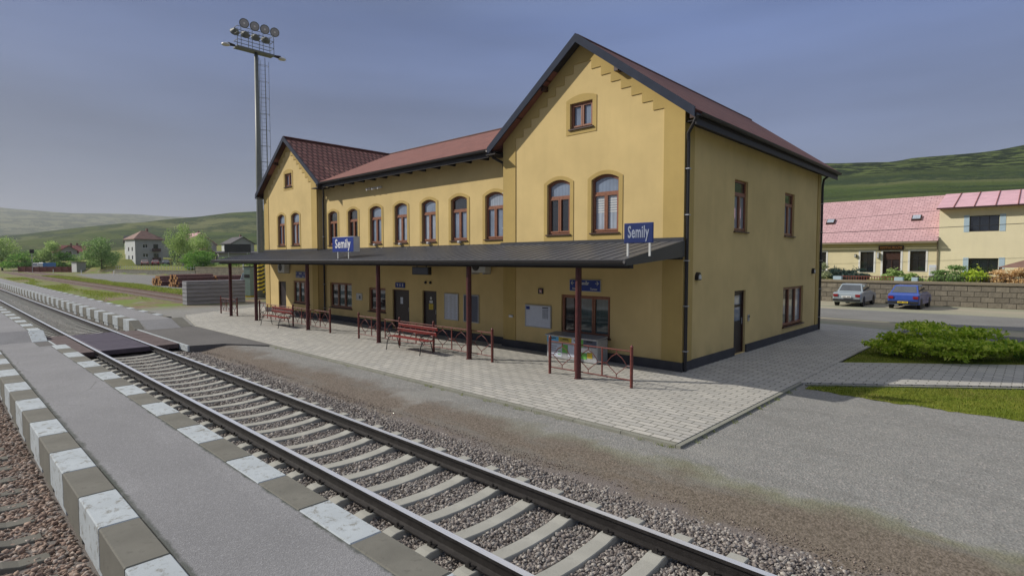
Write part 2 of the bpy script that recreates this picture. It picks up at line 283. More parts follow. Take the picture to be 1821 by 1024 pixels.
# ------------------------------------------------------------------ mesh helpers
class MB:
    def __init__(s): s.v = []; s.f = []; s.mi = []; s.cur = 0; s.uv = {}; s.cuts = []
    def add(s, vs, fs, uvs=None):
        o = len(s.v); s.v += [tuple(p) for p in vs]
        for i, f in enumerate(fs):
            s.f.append(tuple(k+o for k in f)); s.mi.append(s.cur)
            if uvs is not None: s.uv[len(s.f)-1] = [uvs[k] for k in f]
        return s
    def cut(s):
        """what follows becomes the next separate object of the same name"""
        if len(s.f) and (not s.cuts or s.cuts[-1] != (len(s.v), len(s.f))): s.cuts.append((len(s.v), len(s.f)))
        return s
    def box(s, x0, x1, y0, y1, z0, z1):
        return s.add([(x0,y0,z0),(x1,y0,z0),(x1,y1,z0),(x0,y1,z0),(x0,y0,z1),(x1,y0,z1),(x1,y1,z1),(x0,y1,z1)],
              [(0,3,2,1),(4,5,6,7),(0,1,5,4),(1,2,6,5),(2,3,7,6),(3,0,4,7)])
    def obox(s, c, u, w, h, dx, dy, dz):
        """oriented box centred at c with half axes u*dx, w*dy, h*dz"""
        c, u, w, h = Vector(c), Vector(u).normalized()*dx, Vector(w).normalized()*dy, Vector(h).normalized()*dz
        P = [c+u*a+w*b+h*d for d in (-1, 1) for a, b in ((-1,-1),(1,-1),(1,1),(-1,1))]
        return s.add(P, [(0,3,2,1),(4,5,6,7),(0,1,5,4),(1,2,6,5),(2,3,7,6),(3,0,4,7)])
    def tube(s, pts, r, n=8, cap=True, r2=None):
        pts = [Vector(p) for p in pts]; N = len(pts); rs = r if isinstance(r, (list, tuple)) else [r if r2 is None else r+(r2-r)*i/(N-1) for i in range(N)]
        vs = []; a0 = None
        for i, p in enumerate(pts):
            d = (pts[min(i+1, N-1)]-pts[max(i-1, 0)]).normalized()
            if a0 is None: a0 = d.orthogonal().normalized() if abs(d.z) < 0.99 else Vector((1, 0, 0))
            a = (a0-d*a0.dot(d)).normalized(); b = d.cross(a); a0 = a
            vs += [p+(a*cos(2*pi*k/n)+b*sin(2*pi*k/n))*rs[i] for k in range(n)]
        fs = [(i*n+k, i*n+(k+1) % n, (i+1)*n+(k+1) % n, (i+1)*n+k) for i in range(N-1) for k in range(n)]
        if cap: fs += [tuple(range(n-1, -1, -1)), tuple(range((N-1)*n, N*n))]
        return s.add(vs, fs)
    def lathe(s, c, prof, n=16, axis=(0, 0, 1)):
        ax = Vector(axis).normalized(); a = ax.orthogonal().normalized(); b = ax.cross(a); c = Vector(c); N = len(prof)
        vs = [c+ax*h+(a*cos(2*pi*k/n)+b*sin(2*pi*k/n))*max(r, 1e-4) for r, h in prof for k in range(n)]
        fs = [(i*n+k, i*n+(k+1) % n, (i+1)*n+(k+1) % n, (i+1)*n+k) for i in range(N-1) for k in range(n)]
        fs += [tuple(range(n-1, -1, -1)), tuple(range((N-1)*n, N*n))]
        return s.add(vs, fs)
    def prism(s, poly, fn, d0, d1):
        """poly of (u,v) extruded between depths d0,d1; fn(u,v,d)->xyz"""
        n = len(poly); vs = [fn(u, v, d0) for u, v in poly]+[fn(u, v, d1) for u, v in poly]
        tr = tessellate_polygon([[Vector((u, v, 0)) for u, v in poly]])
        fs = [tuple(t) for t in tr]+[tuple(k+n for k in reversed(t)) for t in tr]+[(i, (i+1) % n, n+(i+1) % n, n+i) for i in range(n)]
        return s.add(vs, fs)
    def panel(s, outer, holes, fn, d, reveal=None, edge=None, backs=True):
        """flat panel with holes at depth d; hole reveals go back to depth 'reveal', outer edge to depth 'edge'"""
        loops = [outer]+list(holes); flat = [p for l in loops for p in l]
        tr = tessellate_polygon([[Vector((u, v, 0)) for u, v in l] for l in loops])
        s.add([fn(u, v, d) for u, v in flat], [tuple(t) for t in tr])
        for l, r in [(h, reveal) for h in holes]+[(outer, edge)]:
            if r is None: continue
            n = len(l); s.add([fn(u, v, d) for u, v in l]+[fn(u, v, r) for u, v in l], [(i, (i+1) % n, n+(i+1) % n, n+i) for i in range(n)])
        return s
    def build(s, name, mats, parent=None, smooth=False, bevel=0, fixn=True):
        if s.cuts:
            C_ = [(0, 0)]+[c for c in s.cuts if c[1] < len(s.f)]+[(len(s.v), len(s.f))]; o = None
            for (v0, f0), (v1, f1) in zip(C_[:-1], C_[1:]):
                q = MB(); q.v = s.v[v0:v1]; q.f = [tuple(k-v0 for k in f) for f in s.f[f0:f1]]; q.mi = s.mi[f0:f1]; q.uv = {k-f0: u for k, u in s.uv.items() if f0 <= k < f1}
                o = q.build(name, mats, parent, smooth, bevel, fixn)
            return o
        me = bpy.data.meshes.new(name); me.from_pydata(s.v, [], s.f)
        if not isinstance(mats, (list, tuple)): mats = [mats]
        for m in mats: me.materials.append(m if not isinstance(m, str) else M[m])
        me.polygons.foreach_set('material_index', s.mi)
        if s.uv:
            ul = me.uv_layers.new(name='UVMap')
            for p in me.polygons:
                if p.index in s.uv:
                    for li, uv in zip(p.loop_indices, s.uv[p.index]): ul.data[li].uv = uv
        if fixn:
            bm = bmesh.new(); bm.from_mesh(me)
            bmesh.ops.recalc_face_normals(bm, faces=bm.faces)
            bm.to_mesh(me); bm.free()
        if smooth: me.polygons.foreach_set('use_smooth', [True]*len(me.polygons))
        me.update()
        o = bpy.data.objects.new(name, me); COL.objects.link(o)
        if parent: o.parent = parent
        if bevel:
            b = o.modifiers.new('bevel', 'BEVEL'); b.width = bevel; b.segments = 1; b.limit_method = 'ANGLE'
        return o
def tag(o, label=None, cat=None, group=None, kind=None):
    if label: o['label'] = label
    if cat: o['category'] = cat
    if group: o['group'] = group
    if kind: o['kind'] = kind
    return o
def empty(name, loc=(0, 0, 0), rz=0, **k):
    o = bpy.data.objects.new(name, None); COL.objects.link(o); o.location = loc; o.rotation_euler = (0, 0, rz); o.empty_display_size = 0.2
    return tag(o, **k)
def copy_tree(o, parent=None, loc=None, rz=None, **k):
    c = o.copy(); COL.objects.link(c)
    if parent: c.parent = parent
    if loc is not None: c.location = loc
    if rz is not None: c.rotation_euler = (0, 0, rz)
    for ch in list(o.children): copy_tree(ch, c)
    return tag(c, **k)
def npmesh(name, V, F, mat, parent=None):
    """fast triangle mesh from arrays"""
    me = bpy.data.meshes.new(name); me.vertices.add(len(V)); me.vertices.foreach_set('co', V.astype(np.float32).ravel())
    k = F.shape[1]; me.loops.add(F.size); me.loops.foreach_set('vertex_index', F.astype(np.int32).ravel())
    me.polygons.add(len(F)); me.polygons.foreach_set('loop_start', np.arange(0, F.size, k, dtype=np.int32)); me.polygons.foreach_set('loop_total', np.full(len(F), k, dtype=np.int32))
    me.update(calc_edges=True); me.materials.append(M[mat] if isinstance(mat, str) else mat)
    o = bpy.data.objects.new(name, me); COL.objects.link(o)
    if parent: o.parent = parent
    return o
def XZ(y, sgn=1):            # plane facing -y: u = x, v = z, depth d towards the viewer (-y)
    return lambda u, v, d: (u, y-d, v)
def YZ(x):                   # plane facing +x: u = y, v = z, depth d towards +x
    return lambda u, v, d: (x+d, u, v)
def rect(u0, u1, v0, v1): return [(u0, v0), (u1, v0), (u1, v1), (u0, v1)]
def arch(u0, u1, v0, vs, rise, n=10):
    """rectangle with a segmental arch; vs = springing height"""
    w = u1-u0; c = (u0+u1)/2; out = [(u0, v0), (u1, v0)]
    for i in range(n+1):
        t = 1-2*i/n; out.append((c+t*w/2, vs+rise*(1-t*t)))
    return out
def text_mesh(name, s, size, mat, parent, fn_mat, bold=0.0, ext=0.004, align='CENTER', squeeze=1.0, space=1.0):
    cu = bpy.data.curves.new(name, 'FONT'); cu.body = s; cu.size = size; cu.extrude = ext; cu.align_x = align; cu.align_y = 'CENTER'; cu.offset = bold; cu.resolution_u = 3; cu.space_character = space
    t = bpy.data.objects.new(name, cu); COL.objects.link(t)
    dg = bpy.context.evaluated_depsgraph_get(); me = bpy.data.meshes.new_from_object(t.evaluated_get(dg))
    bpy.data.objects.remove(t); me.name = name; me.transform(Matrix.Diagonal((squeeze, 1, 1, 1))); me.transform(fn_mat)
    me.materials.clear(); me.materials.append(M[mat]); o = bpy.data.objects.new(name, me); COL.objects.link(o)
    if parent: o.parent = parent
    return o
def face_front(x, y, z):     # text lying on a plane that faces -y
    return Matrix.Translation((x, y, z)) @ Matrix.Rotation(pi/2, 4, 'X')

# ================================================================== SETTING: terrain
def interp(x, xs, ys): return float(np.interp(x, xs, ys))
PROF = {   # azimuth (deg) : profile of (distance, height)
 -180: [(60, -.1), (400, 5), (900, 30), (2500, 60), (9000, 60)],
 -120: [(60, -.1), (300, 0), (700, 6), (1500, 50), (3200, 240), (4500, 150)],
 -90: [(60, -.1), (230, 0), (500, 6), (1100, 26), (2000, 66), (3400, 248), (4500, 180)],
 -86: [(60, -.1), (230, .3), (500, 8), (900, 31), (1300, 40), (2000, 66), (3400, 245), (4500, 180)],
 -78: [(60, -.1), (170, .6), (230, 3), (500, 17), (900, 52), (1300, 55), (2200, 100), (3100, 216), (4500, 150)],
 -73: [(60, -.1), (150, 1.2), (250, 3.5), (500, 20), (800, 53), (1100, 50), (2000, 90), (3000, 203), (4500, 150)],
 -70: [(60, -.1), (150, 1.5), (250, 4), (500, 24), (780, 61), (1100, 45), (2900, 190), (4500, 120)],
 -67: [(60, -.1), (150, 1.7), (250, 5), (500, 28), (760, 64), (1100, 45), (2800, 150), (4500, 100)],
 -45: [(60, .6), (150, 2.5), (250, 12), (450, 50), (600, 74), (900, 60), (4500, 60)],
 -20: [(60, 1.3), (100, 4), (200, 16), (290, 31), (380, 52), (470, 76), (800, 60), (4500, 60)],
 -14: [(60, 1.3), (100, 4), (200, 16), (290, 32), (380, 52), (462, 73), (800, 55), (4500, 60)],
 -8: [(60, 1.3), (100, 4), (200, 17), (290, 34), (400, 56), (495, 76), (800, 60), (4500, 60)],
 0: [(60, 1.3), (100, 4), (200, 17), (340, 41), (410, 55), (547, 86), (800, 70), (4500, 60)],
 40: [(60, .5), (200, 15), (400, 50), (700, 90), (4500, 60)], 180: [(60, -.1), (400, 5), (900, 30), (2500, 60), (9000, 60)]}
AZ = sorted(PROF)
def sstep(a, b, t): t = min(1, max(0, (t-a)/(b-a))); return t*t*(3-2*t)
def hz(x, y):
    r = math.hypot(x, y); az = math.degrees(atan2(x, y))
    i = max(0, min(len(AZ)-2, next((k for k in range(len(AZ)-1) if AZ[k+1] >= az), len(AZ)-2)))
    t = (az-AZ[i])/(AZ[i+1]-AZ[i]); f = lambda a: interp(r, [p[0] for p in PROF[a]], [p[1] for p in PROF[a]])
    h = f(AZ[i])*(1-t)+f(AZ[i+1])*t
    if r > 300: h += (sin(x*.011+1)*cos(y*.013)+.5*sin(x*.031)*sin(y*.027+2))*min(3.0, (r-300)*.01)
    # flat station ground and the level yard to the west
    g = -0.10
    tr = sstep(6.0, 7.2, y)
    near = -0.25 + 0.15*tr; lift = .045*sstep(-36, -30, x)*(1-sstep(20, 24, y))*tr*(1-sstep(40, 60, abs(x)))
    near += lift; g += lift
    # stone wall line in the west, ground steps up behind it
    dx, dy = -95+152, 39.5-30; ln = math.hypot(dx, dy); side = (-(x+152)*dy+(y-30)*dx)/ln
    if x < -30 and r < 300:
        k = sstep(.2, 1.2, side); h2 = (-0.1)*(1-k)+max(h, 1.55)*k
        if x < -152: kk = sstep(-200, -152, x); h2 = h2*kk+max(-.1, h if r > 230 else -.1)*(1-kk)
        return near if y < 7.2 and side < 0 else h2
    if r >= 300: return h
    if y > 45.15: return -0.1+(max(1.25, h)+.1)*sstep(45.15, 45.6, y)
    if r < 60 or y < 45.2: return near if y < 7.2 else g
    return h
def spaced(pts):
    out = []
    for a, b, st in pts: n = max(1, int(round((b-a)/st))); out += [a+(b-a)*i/n for i in range(n)]
    return out+[pts[-1][1]]
xs = spaced([(-4600, -1200, 85), (-1200, -400, 25), (-400, -180, 6), (-180, -60, 3), (-60, 20, 2), (20, 100, 10), (100, 600, 60), (600, 1800, 300)])
ys = spaced([(-1500, -300, 200), (-300, -20, 40), (-20, 4, 6), (4, 8, .4), (8, 24, 2), (24, 45, 1.5), (45, 46, .2), (46, 60, 2), (60, 200, 5), (200, 600, 12), (600, 1500, 45), (1500, 3600, 150)])
def ground():
    g = G('station_ground'); P = g.xyz(); X, Y = P[0], P[1]
    n1 = g.noise(0.9, 5, 0.65); n2 = g.noise(0.12, 4); nf = g.noise(45, 4, 0.7); nm = g.noise(6, 5, 0.65)
    v = g.vor(38, out='Color'); sp = nd(g.nt, 'ShaderNodeSeparateColor'); g.L.new(v, sp.inputs[0])
    col = g.mix(g.mr(nm, 0.3, 0.7), (0.225, 0.225, 0.212), (0.275, 0.274, 0.258))
    col = g.mix(g.mr(sp.outputs[0], 0, 1, 0, 0.6), col, (0.15, 0.148, 0.138)); col = g.mix(g.mr(sp.outputs[1], 0.8, 1, 0, .55), col, (0.42, 0.38, 0.35))
    col = g.mix(g.mr(n1, 0.5, 0.7, 0, 0.3), col, (0.25, 0.245, 0.222))
    yy = g.math('ADD', Y, g.math('MULTIPLY', g.math('SUBTRACT', n1, 0.5), 1.6))
    # moss rim, brown grit band, ballast bed
    moss = g.math('MULTIPLY', g.mr(yy, 7.55, 7.2, 0, 1, True), g.mr(X, -9, -3.5, 0, 0.55)); col = g.mix(moss, col, (0.17, 0.185, 0.09))
    col = g.mix(g.mr(yy, 7.5, 6.8, 0, 0.92, True), col, g.mix(g.mr(g.noise(26, 5, .75), .38, .62), (0.085, 0.068, 0.052), (0.20, 0.165, 0.135)))
    col = g.mix(g.mr(yy, 6.4, 6.1, 0, 1, True), col, (0.16, 0.14, 0.128))
    # west: waste ground, grass and dirt
    wst = g.mr(X, -36, -42, 0, 1, True)
    dirt = g.mix(g.mr(nm, 0.35, 0.65), (0.15, 0.105, 0.065), (0.23, 0.175, 0.115)); grass = g.mix(nf, (0.10, 0.15, 0.03), (0.20, 0.25, 0.06))
    wc = g.mix(g.mr(g.noise(0.35, 5, 0.6), 0.43, 0.56, 0, 1), dirt, grass)
    col = g.mix(g.math('MULTIPLY', wst, g.mr(Y, 7.4, 8.0, 0, 1)), col, wc)
    rut = g.noise(1.1, 5, .7, sc=(.35, 1.6, 1)); col = g.mix(g.math('MULTIPLY', g.mr(rut, .52, .66, 0, .45), g.mr(X, -40, -30)), col, (0.17, 0.168, 0.155)); col = g.mix(g.mr(g.noise(.45, 4, .6), .56, .66, 0, .3), col, (0.30, 0.295, 0.27))
    # east car park side: dusty sand beyond the road
    sand = g.math('MULTIPLY', g.mr(yy, 26.5, 27.5, 0, 1, True), g.mr(X, -36, -32)); col = g.mix(sand, col, g.mix(g.mr(g.noise(0.35, 5, sc=(.3, 1.6, 1)), .4, .6), (0.36, 0.32, 0.24), (0.27, 0.275, 0.20)))
    lf = g.math('MULTIPLY', g.mr(g.noise(0.5, 4, sc=(0.4, 2, 1)), .5, .6, 0, .8), g.math('MULTIPLY', g.mr(yy, 28, 29.5), g.mr(yy, 33, 31.5))); col = g.mix(lf, col, (0.24, 0.255, 0.17))
    # beyond the walls: meadow
    mead = g.mix(g.mr(n2, .35, .65), (0.13, 0.16, 0.03), (0.21, 0.20, 0.055)); zz = P[2]
    col = g.mix(g.mr(zz, 0.5, 1.0, 0, 1), col, mead)
    mt = g.done(col, 0.95, g.math('ADD', nf, g.vor(38)), 0.6, 0.012, spec=0.15)
    h = G('hill_land'); P = h.xyz(); n1 = h.noise(0.012, 6, 0.6, sc=(0.45, 1.3, 1)); n2 = h.noise(0.05, 6, 0.7); n3 = h.noise(0.22, 4, 0.7)
    col = h.ramp(n1, [(0.30, (0.030, 0.052, 0.014)), (0.46, (0.052, 0.082, 0.022)), (0.56, (0.078, 0.102, 0.032)), (0.70, (0.12, 0.13, 0.06))])
    v = h.vor(0.0085, out='Color', sc=(0.5, 1.6, 1)); sp = nd(h.nt, 'ShaderNodeSeparateColor'); h.L.new(v, sp.inputs[0]); col = h.mix(h.mr(sp.outputs[0], 0.1, .9, 0, .75), col, (0.075, 0.095, 0.026)); col = h.mix(h.mr(sp.outputs[1], .75, .85, 0, .5), col, (0.16, 0.155, 0.08)); fl_ = h.math('MULTIPLY', h.mr(P[0], -1200, -2000), .65); col = h.mix(fl_, col, (0.19, 0.19, 0.11)); col = h.mix(h.math('MULTIPLY', h.mr(n2, .46, .56, 0, .5), fl_), col, (0.11, 0.115, 0.07))
    ctr = h.noise(0.010, 5, 0.55, sc=(.35, .35, 7)); col = h.mix(h.mr(ctr, .52, .60, 0, .75), col, (0.030, 0.045, 0.016)); col = h.mix(h.mr(ctr, .44, .38, 0, .6), col, (0.135, 0.145, 0.06))
    wood = h.math('MULTIPLY', h.mr(h.noise(0.02, 5, 0.65, sc=(0.5, 1.5, 1)), 0.47, 0.535, 0, 1), h.mr(n3, .36, .52)); col = h.mix(wood, col, (0.030, 0.048, 0.022))
    # scrub belt across the hill behind the inn
    hx = h.math('MULTIPLY', h.mr(P[2], 46, 54), h.math('MULTIPLY', h.mr(P[0], -500, -300), h.mr(h.noise(0.10, 5, 0.75), 0.45, 0.505))); col = h.mix(h.math('MULTIPLY', h.mr(P[2], 46, 54), h.mr(P[0], -500, -300, 0, .8)), col, (0.105, 0.135, 0.04)); col = h.mix(hx, col, (0.014, 0.024, 0.010)); st_ = h.math('MULTIPLY', h.mr(P[2], 46, 40), h.math('MULTIPLY', h.mr(P[0], -500, -300), h.mr(h.noise(0.03, 4, 0.6, sc=(.25, 3, 1)), .54, .60, 0, .8))); col = h.mix(st_, col, (0.028, 0.045, 0.015))
    mh = h.done(col, 1.0, n3, 0.8, 2.0, spec=0.05)
    H = np.array([[hz(x, y) for y in ys] for x in xs]); nx, ny = len(xs), len(ys)
    near = lambda i, j: -330 < (xs[i]+xs[i+1])/2 < 60 and -60 < (ys[j]+ys[j+1])/2 < 120
    for nm_, test, mat in (('ground', near, mt), ('hills', lambda i, j: not near(i, j), mh)):
        F = np.array([(i*ny+j, (i+1)*ny+j, (i+1)*ny+j+1, i*ny+j+1) for i in range(nx-1) for j in range(ny-1) if test(i, j)])
        V = np.array([(xs[i], ys[j], H[i, j]) for i in range(nx) for j in range(ny)])
        u, inv = np.unique(F, return_inverse=True); o = npmesh(nm_, V[u], inv.reshape(F.shape), mat); o['kind'] = 'structure'
        o.data.polygons.foreach_set('use_smooth', [True]*len(o.data.polygons))
ground()
def sheet(name, poly, z, mat, thick=0.0, kind='structure'):
    mb = MB(); f = lambda u, v, d: (u, v, d)
    if thick: mb.prism(poly, f, z-thick, z)
    else: mb.panel(poly, [], f, z)
    o = mb.build(name, mat); o['kind'] = kind; return o
# station forecourt paving, side path, roads
sheet('pavement', [(-26.3, 7.99), (-4.0, 7.99), (-4.0, 13.5), (-3.98, 26.6), (-4.6, 27.1), (-6.4, 27.7), (-12, 28), (-36, 28), (-34.5, 13.4), (-32.3, 9.3)], 0.0, 'paving', 0.3)
sheet('path', [(-3.99, 13.98), (-3.9, 14.02), (8, 23.55), (8, 27.1), (-3.99, 17.5)], -0.004, 'paving', 0.3)
sheet('lawn_strip', [(-3.6, 13.25), (-3.3, 13.4), (0.0, 13.7), (6, 13.2), (14, 18), (14, 28), (8, 23.2), (-3.6, 14.05)], -0.094, 'lf_grass') if False else None
kb = MB()
for i in range(23): kb.box(-4.0-i*0.99, -4.0-(i+1)*0.99+0.012, 7.90, 7.985, -0.35, -0.008)
for i in range(20): kb.box(-3.99, -3.91, 7.90+i*0.99, 7.90+(i+1)*0.99-0.012, -0.35, -0.010)
kb.build('pavement_kerb', 'kerb')['kind'] = 'structure'
kb = MB(); d = Vector((0.782, 0.623, 0)); w = Vector((0.623, -0.782, 0))
for i in range(13): kb.obox(Vector((-3.86, 13.97, -0.19))+d*(i+0.5)*1.1+w*0.06, d, w, (0, 0, 1), 0.544, 0.04, 0.175)
kb.build('path_kerb', 'kerb')['kind'] = 'structure'
sheet('road', [(-30, 31.8), (-9, 31.9), (0, 31.2), (30, 28), (30, 37.5), (0, 38.3), (-30, 37.2)], -.09, 'asphalt2')
sheet('service_road', [(-3.95, 24.0), (12, 29.2), (14, 25.5), (8, 27.2), (1.5, 22.0), (-2.6, 24.2)] if False else [(-3.95, 25.0), (-1.6, 23.9), (12, 24.6), (12, 27.8), (-1.3, 28.6), (-3.95, 28.1)], -0.082, 'asphalt_d')
# grass areas in the east
gr = G('lawn_soil'); c_ = gr.mix(gr.mr(gr.noise(1.4, 5, .65), .35, .65), (0.115, 0.15, 0.014), (0.19, 0.20, 0.03)); c_ = gr.mix(gr.mr(gr.noise(0.6, 3), .5, .65, 0, .6), c_, (0.17, 0.15, 0.04)); M['lawn'] = gr.done(c_, 0.95, gr.noise(60, 4, .7), .7, .02, spec=.1)
sheet('lawn', [(-3.97, 17.56), (8, 27.15), (12, 24.5), (-1.6, 23.85), (-3.95, 24.9)] if False else [(-3.97, 17.56), (3.3, 23.35), (1.6, 24.0), (-1.65, 23.85), (-3.93, 24.95)], -0.010, 'lawn', 0.2)
def lawn_edge():
    pts = [(-3.75, 13.62), (-3.0, 13.5), (-1.8, 13.48), (-0.4, 13.52), (1.2, 13.6), (4, 13.9), (12, 15.5), (14, 27.5), (8, 23.45), (-3.75, 14.02)]
    q = []
    for (xa, ya), (xb, yb) in zip(pts[:6], pts[1:7]):
        n = max(2, int(abs(xb-xa)/.12)); q += [(xa+(xb-xa)*i/n, ya+(yb-ya)*i/n+random.uniform(-.05, .05)-.06*sin(xa+(xb-xa)*i/n*5)) for i in range(n)]
    sheet('grass_verge', q+pts[6:], -0.050, 'lawn')
lawn_edge()
# platforms
def ramp_z(x, lo, hi, a, b): return lo+(hi-lo)*min(1, max(0, (x-a)/(b-a)))
def strip_top(name, xz, y0, y1, mat, zb=-0.4):
    mb = MB(); n = len(xz)
    for (xa, za), (xb, zb_) in zip(xz[:-1], xz[1:]):
        mb.add([(xa, y0, za), (xb, y0, zb_), (xb, y1, zb_), (xa, y1, za), (xa, y0, zb), (xb, y0, zb), (xb, y1, zb), (xa, y1, zb)], [(0,1,2,3),(0,4,5,1),(3,2,6,7)])
    mb.add([(xz[0][0], y0, xz[0][1]), (xz[0][0], y1, xz[0][1]), (xz[0][0], y1, zb), (xz[0][0], y0, zb)], [(0,1,2,3)]); x, z = xz[-1]; mb.add([(x, y0, z), (x, y1, z), (x, y1, zb), (x, y0, zb)], [(0,1,2,3)])
    o = mb.build(name, mat); o['kind'] = 'structure'; return o
ISL = [(-160, .29), (-26.6, .29), (-25.4, -.004), (-22.6, -.004), (-21.42, .29), (9, .29)]
strip_top('island_platform', ISL, 1.40, 2.56, 'asphalt')
strip_top('crossing_apron', [(-25.5, -.008), (-22.3, -.008)], 1.05, 2.92, 'asphalt_d')
strip_top('far_platform', [(-160, .29), (-27.75, .29), (-26.4, -.004)], 6.22, 7.42, 'asphalt')
# apron slab beyond the crossing, thinning out towards the east
ap = MB(); ap.prism([(-27.6, 6.0), (-20.5, 6.0), (-20.2, 7.0), (-18.6, 7.97), (-26.3, 7.97), (-27.2, 7.97)], lambda u, v, d: (u, v, d if d < -.05 else -0.006), -0.3, 0.0)
ap.build('crossing_slab', 'asphalt_d')['kind'] = 'structure'

# ================================================================== tracks
def blocks():
    def block(white):
        mb = MB(); mb.box(0, 0.992, 0, 0.34, -0.12, 0.30); mb.box(0.06, 0.93, 0.03, 0.3, -0.34, -0.12)
        return mb.build('platform_block', 'conc_w' if white else 'conc', bevel=0.012)
    pw, pg = block(True), block(False); first = {True: pw, False: pg}; used = {True: False, False: False}
    def put(x, y, white, where, zr=0, flip=False, wscale=1.0, pitchrot=0):
        src = first[white]; o = src if not used[white] else src.copy()
        if used[white]: COL.objects.link(o)
        used[white] = True
        o.location = (x, y, zr); o.scale = (1, wscale, 1); o.rotation_euler = (0, pitchrot, 0)
        tag(o, ('white painted' if white else 'bare grey')+' concrete edge block '+where, 'edge block', 'concrete edge blocks along the '+('island' if 'narrow' in where else 'far')+' platform')
    # x = -5.4 is the start of a white block
    for k in range(-50, 5):
        x = -5.4+k*1.0; white = (k % 2 == 0)
        if x > -21.5 or x < -27.2:
            if not (x > 3.5): put(x, 1.05, white, 'on the left edge of the narrow island platform') if x > -21.5 else None
            put(x, 2.54, white, 'on the trackside edge of the narrow island platform')
    for k in range(-68, 0):
        x = -28.9+k*1.0; white = (k % 2 == 0)
        put(x, 5.88, white, 'facing the track on the far platform')
    for k in range(-44, 0):
        x = -28.2+k*1.25
        put(x, 7.40, k % 2 == 0, 'on the back edge of the far platform', wscale=.7)
    # end pieces, bevelled down to the crossing
    def wedge(name, x0, x1, z0, z1, y0, y1, mat, label):
        mb = MB(); mb.prism([(x0, -.2), (x1, -.2), (x1, z1), (x0, z0)], lambda u, v, d: (u, d, v), y0, y1); tag(mb.build(name, mat, bevel=.01), label, 'edge block')
    wedge('ramp_block', -28.9, -27.9, .30, .30, 5.88, 6.22, 'conc_w', 'white painted block last but one beside the crossing on the far platform')
    wedge('ramp_block', -27.9, -26.95, .30, .0, 5.88, 6.22, 'conc', 'bare grey sloping block ending the track edge of the far platform')
    wedge('ramp_block', -27.9, -26.6, .30, .0, 7.42, 7.9, 'conc', 'bare grey sloping block ending the back edge of the far platform')
    wedge('ramp_block', -26.4, -25.35, .295, .0, 2.50, 2.92, 'conc_w', 'white painted sloping block beside the left end of the track crossing')
    wedge('ramp_block', -22.4, -21.41, .0, .295, 2.54, 2.88, 'conc', 'bare grey sloping block at the near side of the track crossing')
    wedge('ramp_block', -22.4, -21.41, .0, .295, 1.05, 1.41, 'conc', 'bare grey sloping block on the left edge of the narrow platform by the crossing')
blocks()
def rail_mesh(x0, x1, top='rail_top', side='rail_side'):
    mb = MB(); P = [(-.0375, 0), (.0375, 0), (.0375, -.035), (.010, -.05), (.010, -.135), (.070, -.150), (.070, -.165), (-.070, -.165), (-.070, -.150), (-.010, -.135), (-.010, -.05), (-.0375, -.035)]
    n = len(P); mb.add([(x0, y, z) for y, z in P]+[(x1, y, z) for y, z in P], [(i, (i+1) % n, n+(i+1) % n, n+i) for i in range(1, n)]+[tuple(range(n)), tuple(range(2*n-1, n-1, -1))])
    mb.cur = 1; mb.add([(x0, P[0][0], 0), (x0, P[1][0], 0), (x1, P[1][0], 0), (x1, P[0][0], 0)], [(0, 1, 2, 3)])
    # polished inner corner
    return mb, [side, top]
def rail(name, y, label, x0=-190, x1=12, **k):
    mb, m = rail_mesh(x0, x1, **k); o = mb.build(name, m); o.location.y = y; tag(o, label, 'rail'); return o
rail('rail', 3.66, 'shiny steel rail nearest the island platform')
rail('rail', 5.165, 'shiny steel rail on the station side of the main track')
rail('rail', 0.05, 'steel rail of the second track left of the island platform')
rail('rail', -1.455, 'outer steel rail of the second track, farthest left')
def sleepers():
    prof = [(-1.30, -.205), (-1.05, -.20), (-.93, -.168), (-.62, -.166), (-.50, -.19), (-.25, -.208), (0, -.215), (.25, -.208), (.50, -.19), (.62, -.166), (.93, -.168), (1.05, -.20), (1.30, -.205)]
    def one(mat):
        mb = MB(); n = len(prof); w = .095
        vs = [(sx*(w+(0 if t else .03)), y, z if t else -.36) for t in (1, 0) for sx in (-1, 1) for y, z in prof]
        fs = []
        for i in range(n-1): fs += [(i, i+1, n+i+1, n+i), (i, 2*n+i, 2*n+i+1, i+1), (n+i, n+i+1, 3*n+i+1, 3*n+i)]
        fs += [(0, n, 3*n, 2*n), (n-1, 3*n-1, 4*n-1, 2*n-1)]
        s = mb.add(vs, fs).build('sleeper', mat, bevel=.008)
        cl = MB()
        for y in (-.7525, .7525):
            for e in (-1, 1):
                cl.cut(); cl.box(-.055, .055, y+e*.075-.03, y+e*.075+.03, -.168, -.142); cl.tube([(0, y+e*.095, -.16), (0, y+e*.095, -.105)], .016, 6)
        cl.build('rail_clip', 'rail_side', s); return s
    s = one('sleeper'); s2 = one('sleeper_old')
    xs_ = [-5.15+.6*k for k in range(-118, 10)]; used = False
    for x in xs_:
        if -27.0 < x < -20.9: continue
        if x > 0.3: continue
        o = s if not used else (copy_tree(s) if x > -22 else s.copy())
        if used and o.name not in COL.objects: COL.objects.link(o)
        used = True; o.location = (x, 4.4125, 0)
        tag(o, 'pale concrete sleeper under the main track rails', 'sleeper', 'sleepers of the main track')
    used = False
    for k in range(-35, 5):
        x = -5.0+.6*k; o = s2 if not used else (copy_tree(s2) if x > -14 else s2.copy())
        if used and o.name not in COL.objects: COL.objects.link(o)
        used = True; o.location = (x, -.50, -.02)
        tag(o, 'old darker concrete sleeper of the second track left of the island platform', 'sleeper', 'sleepers of the second track')
sleepers()
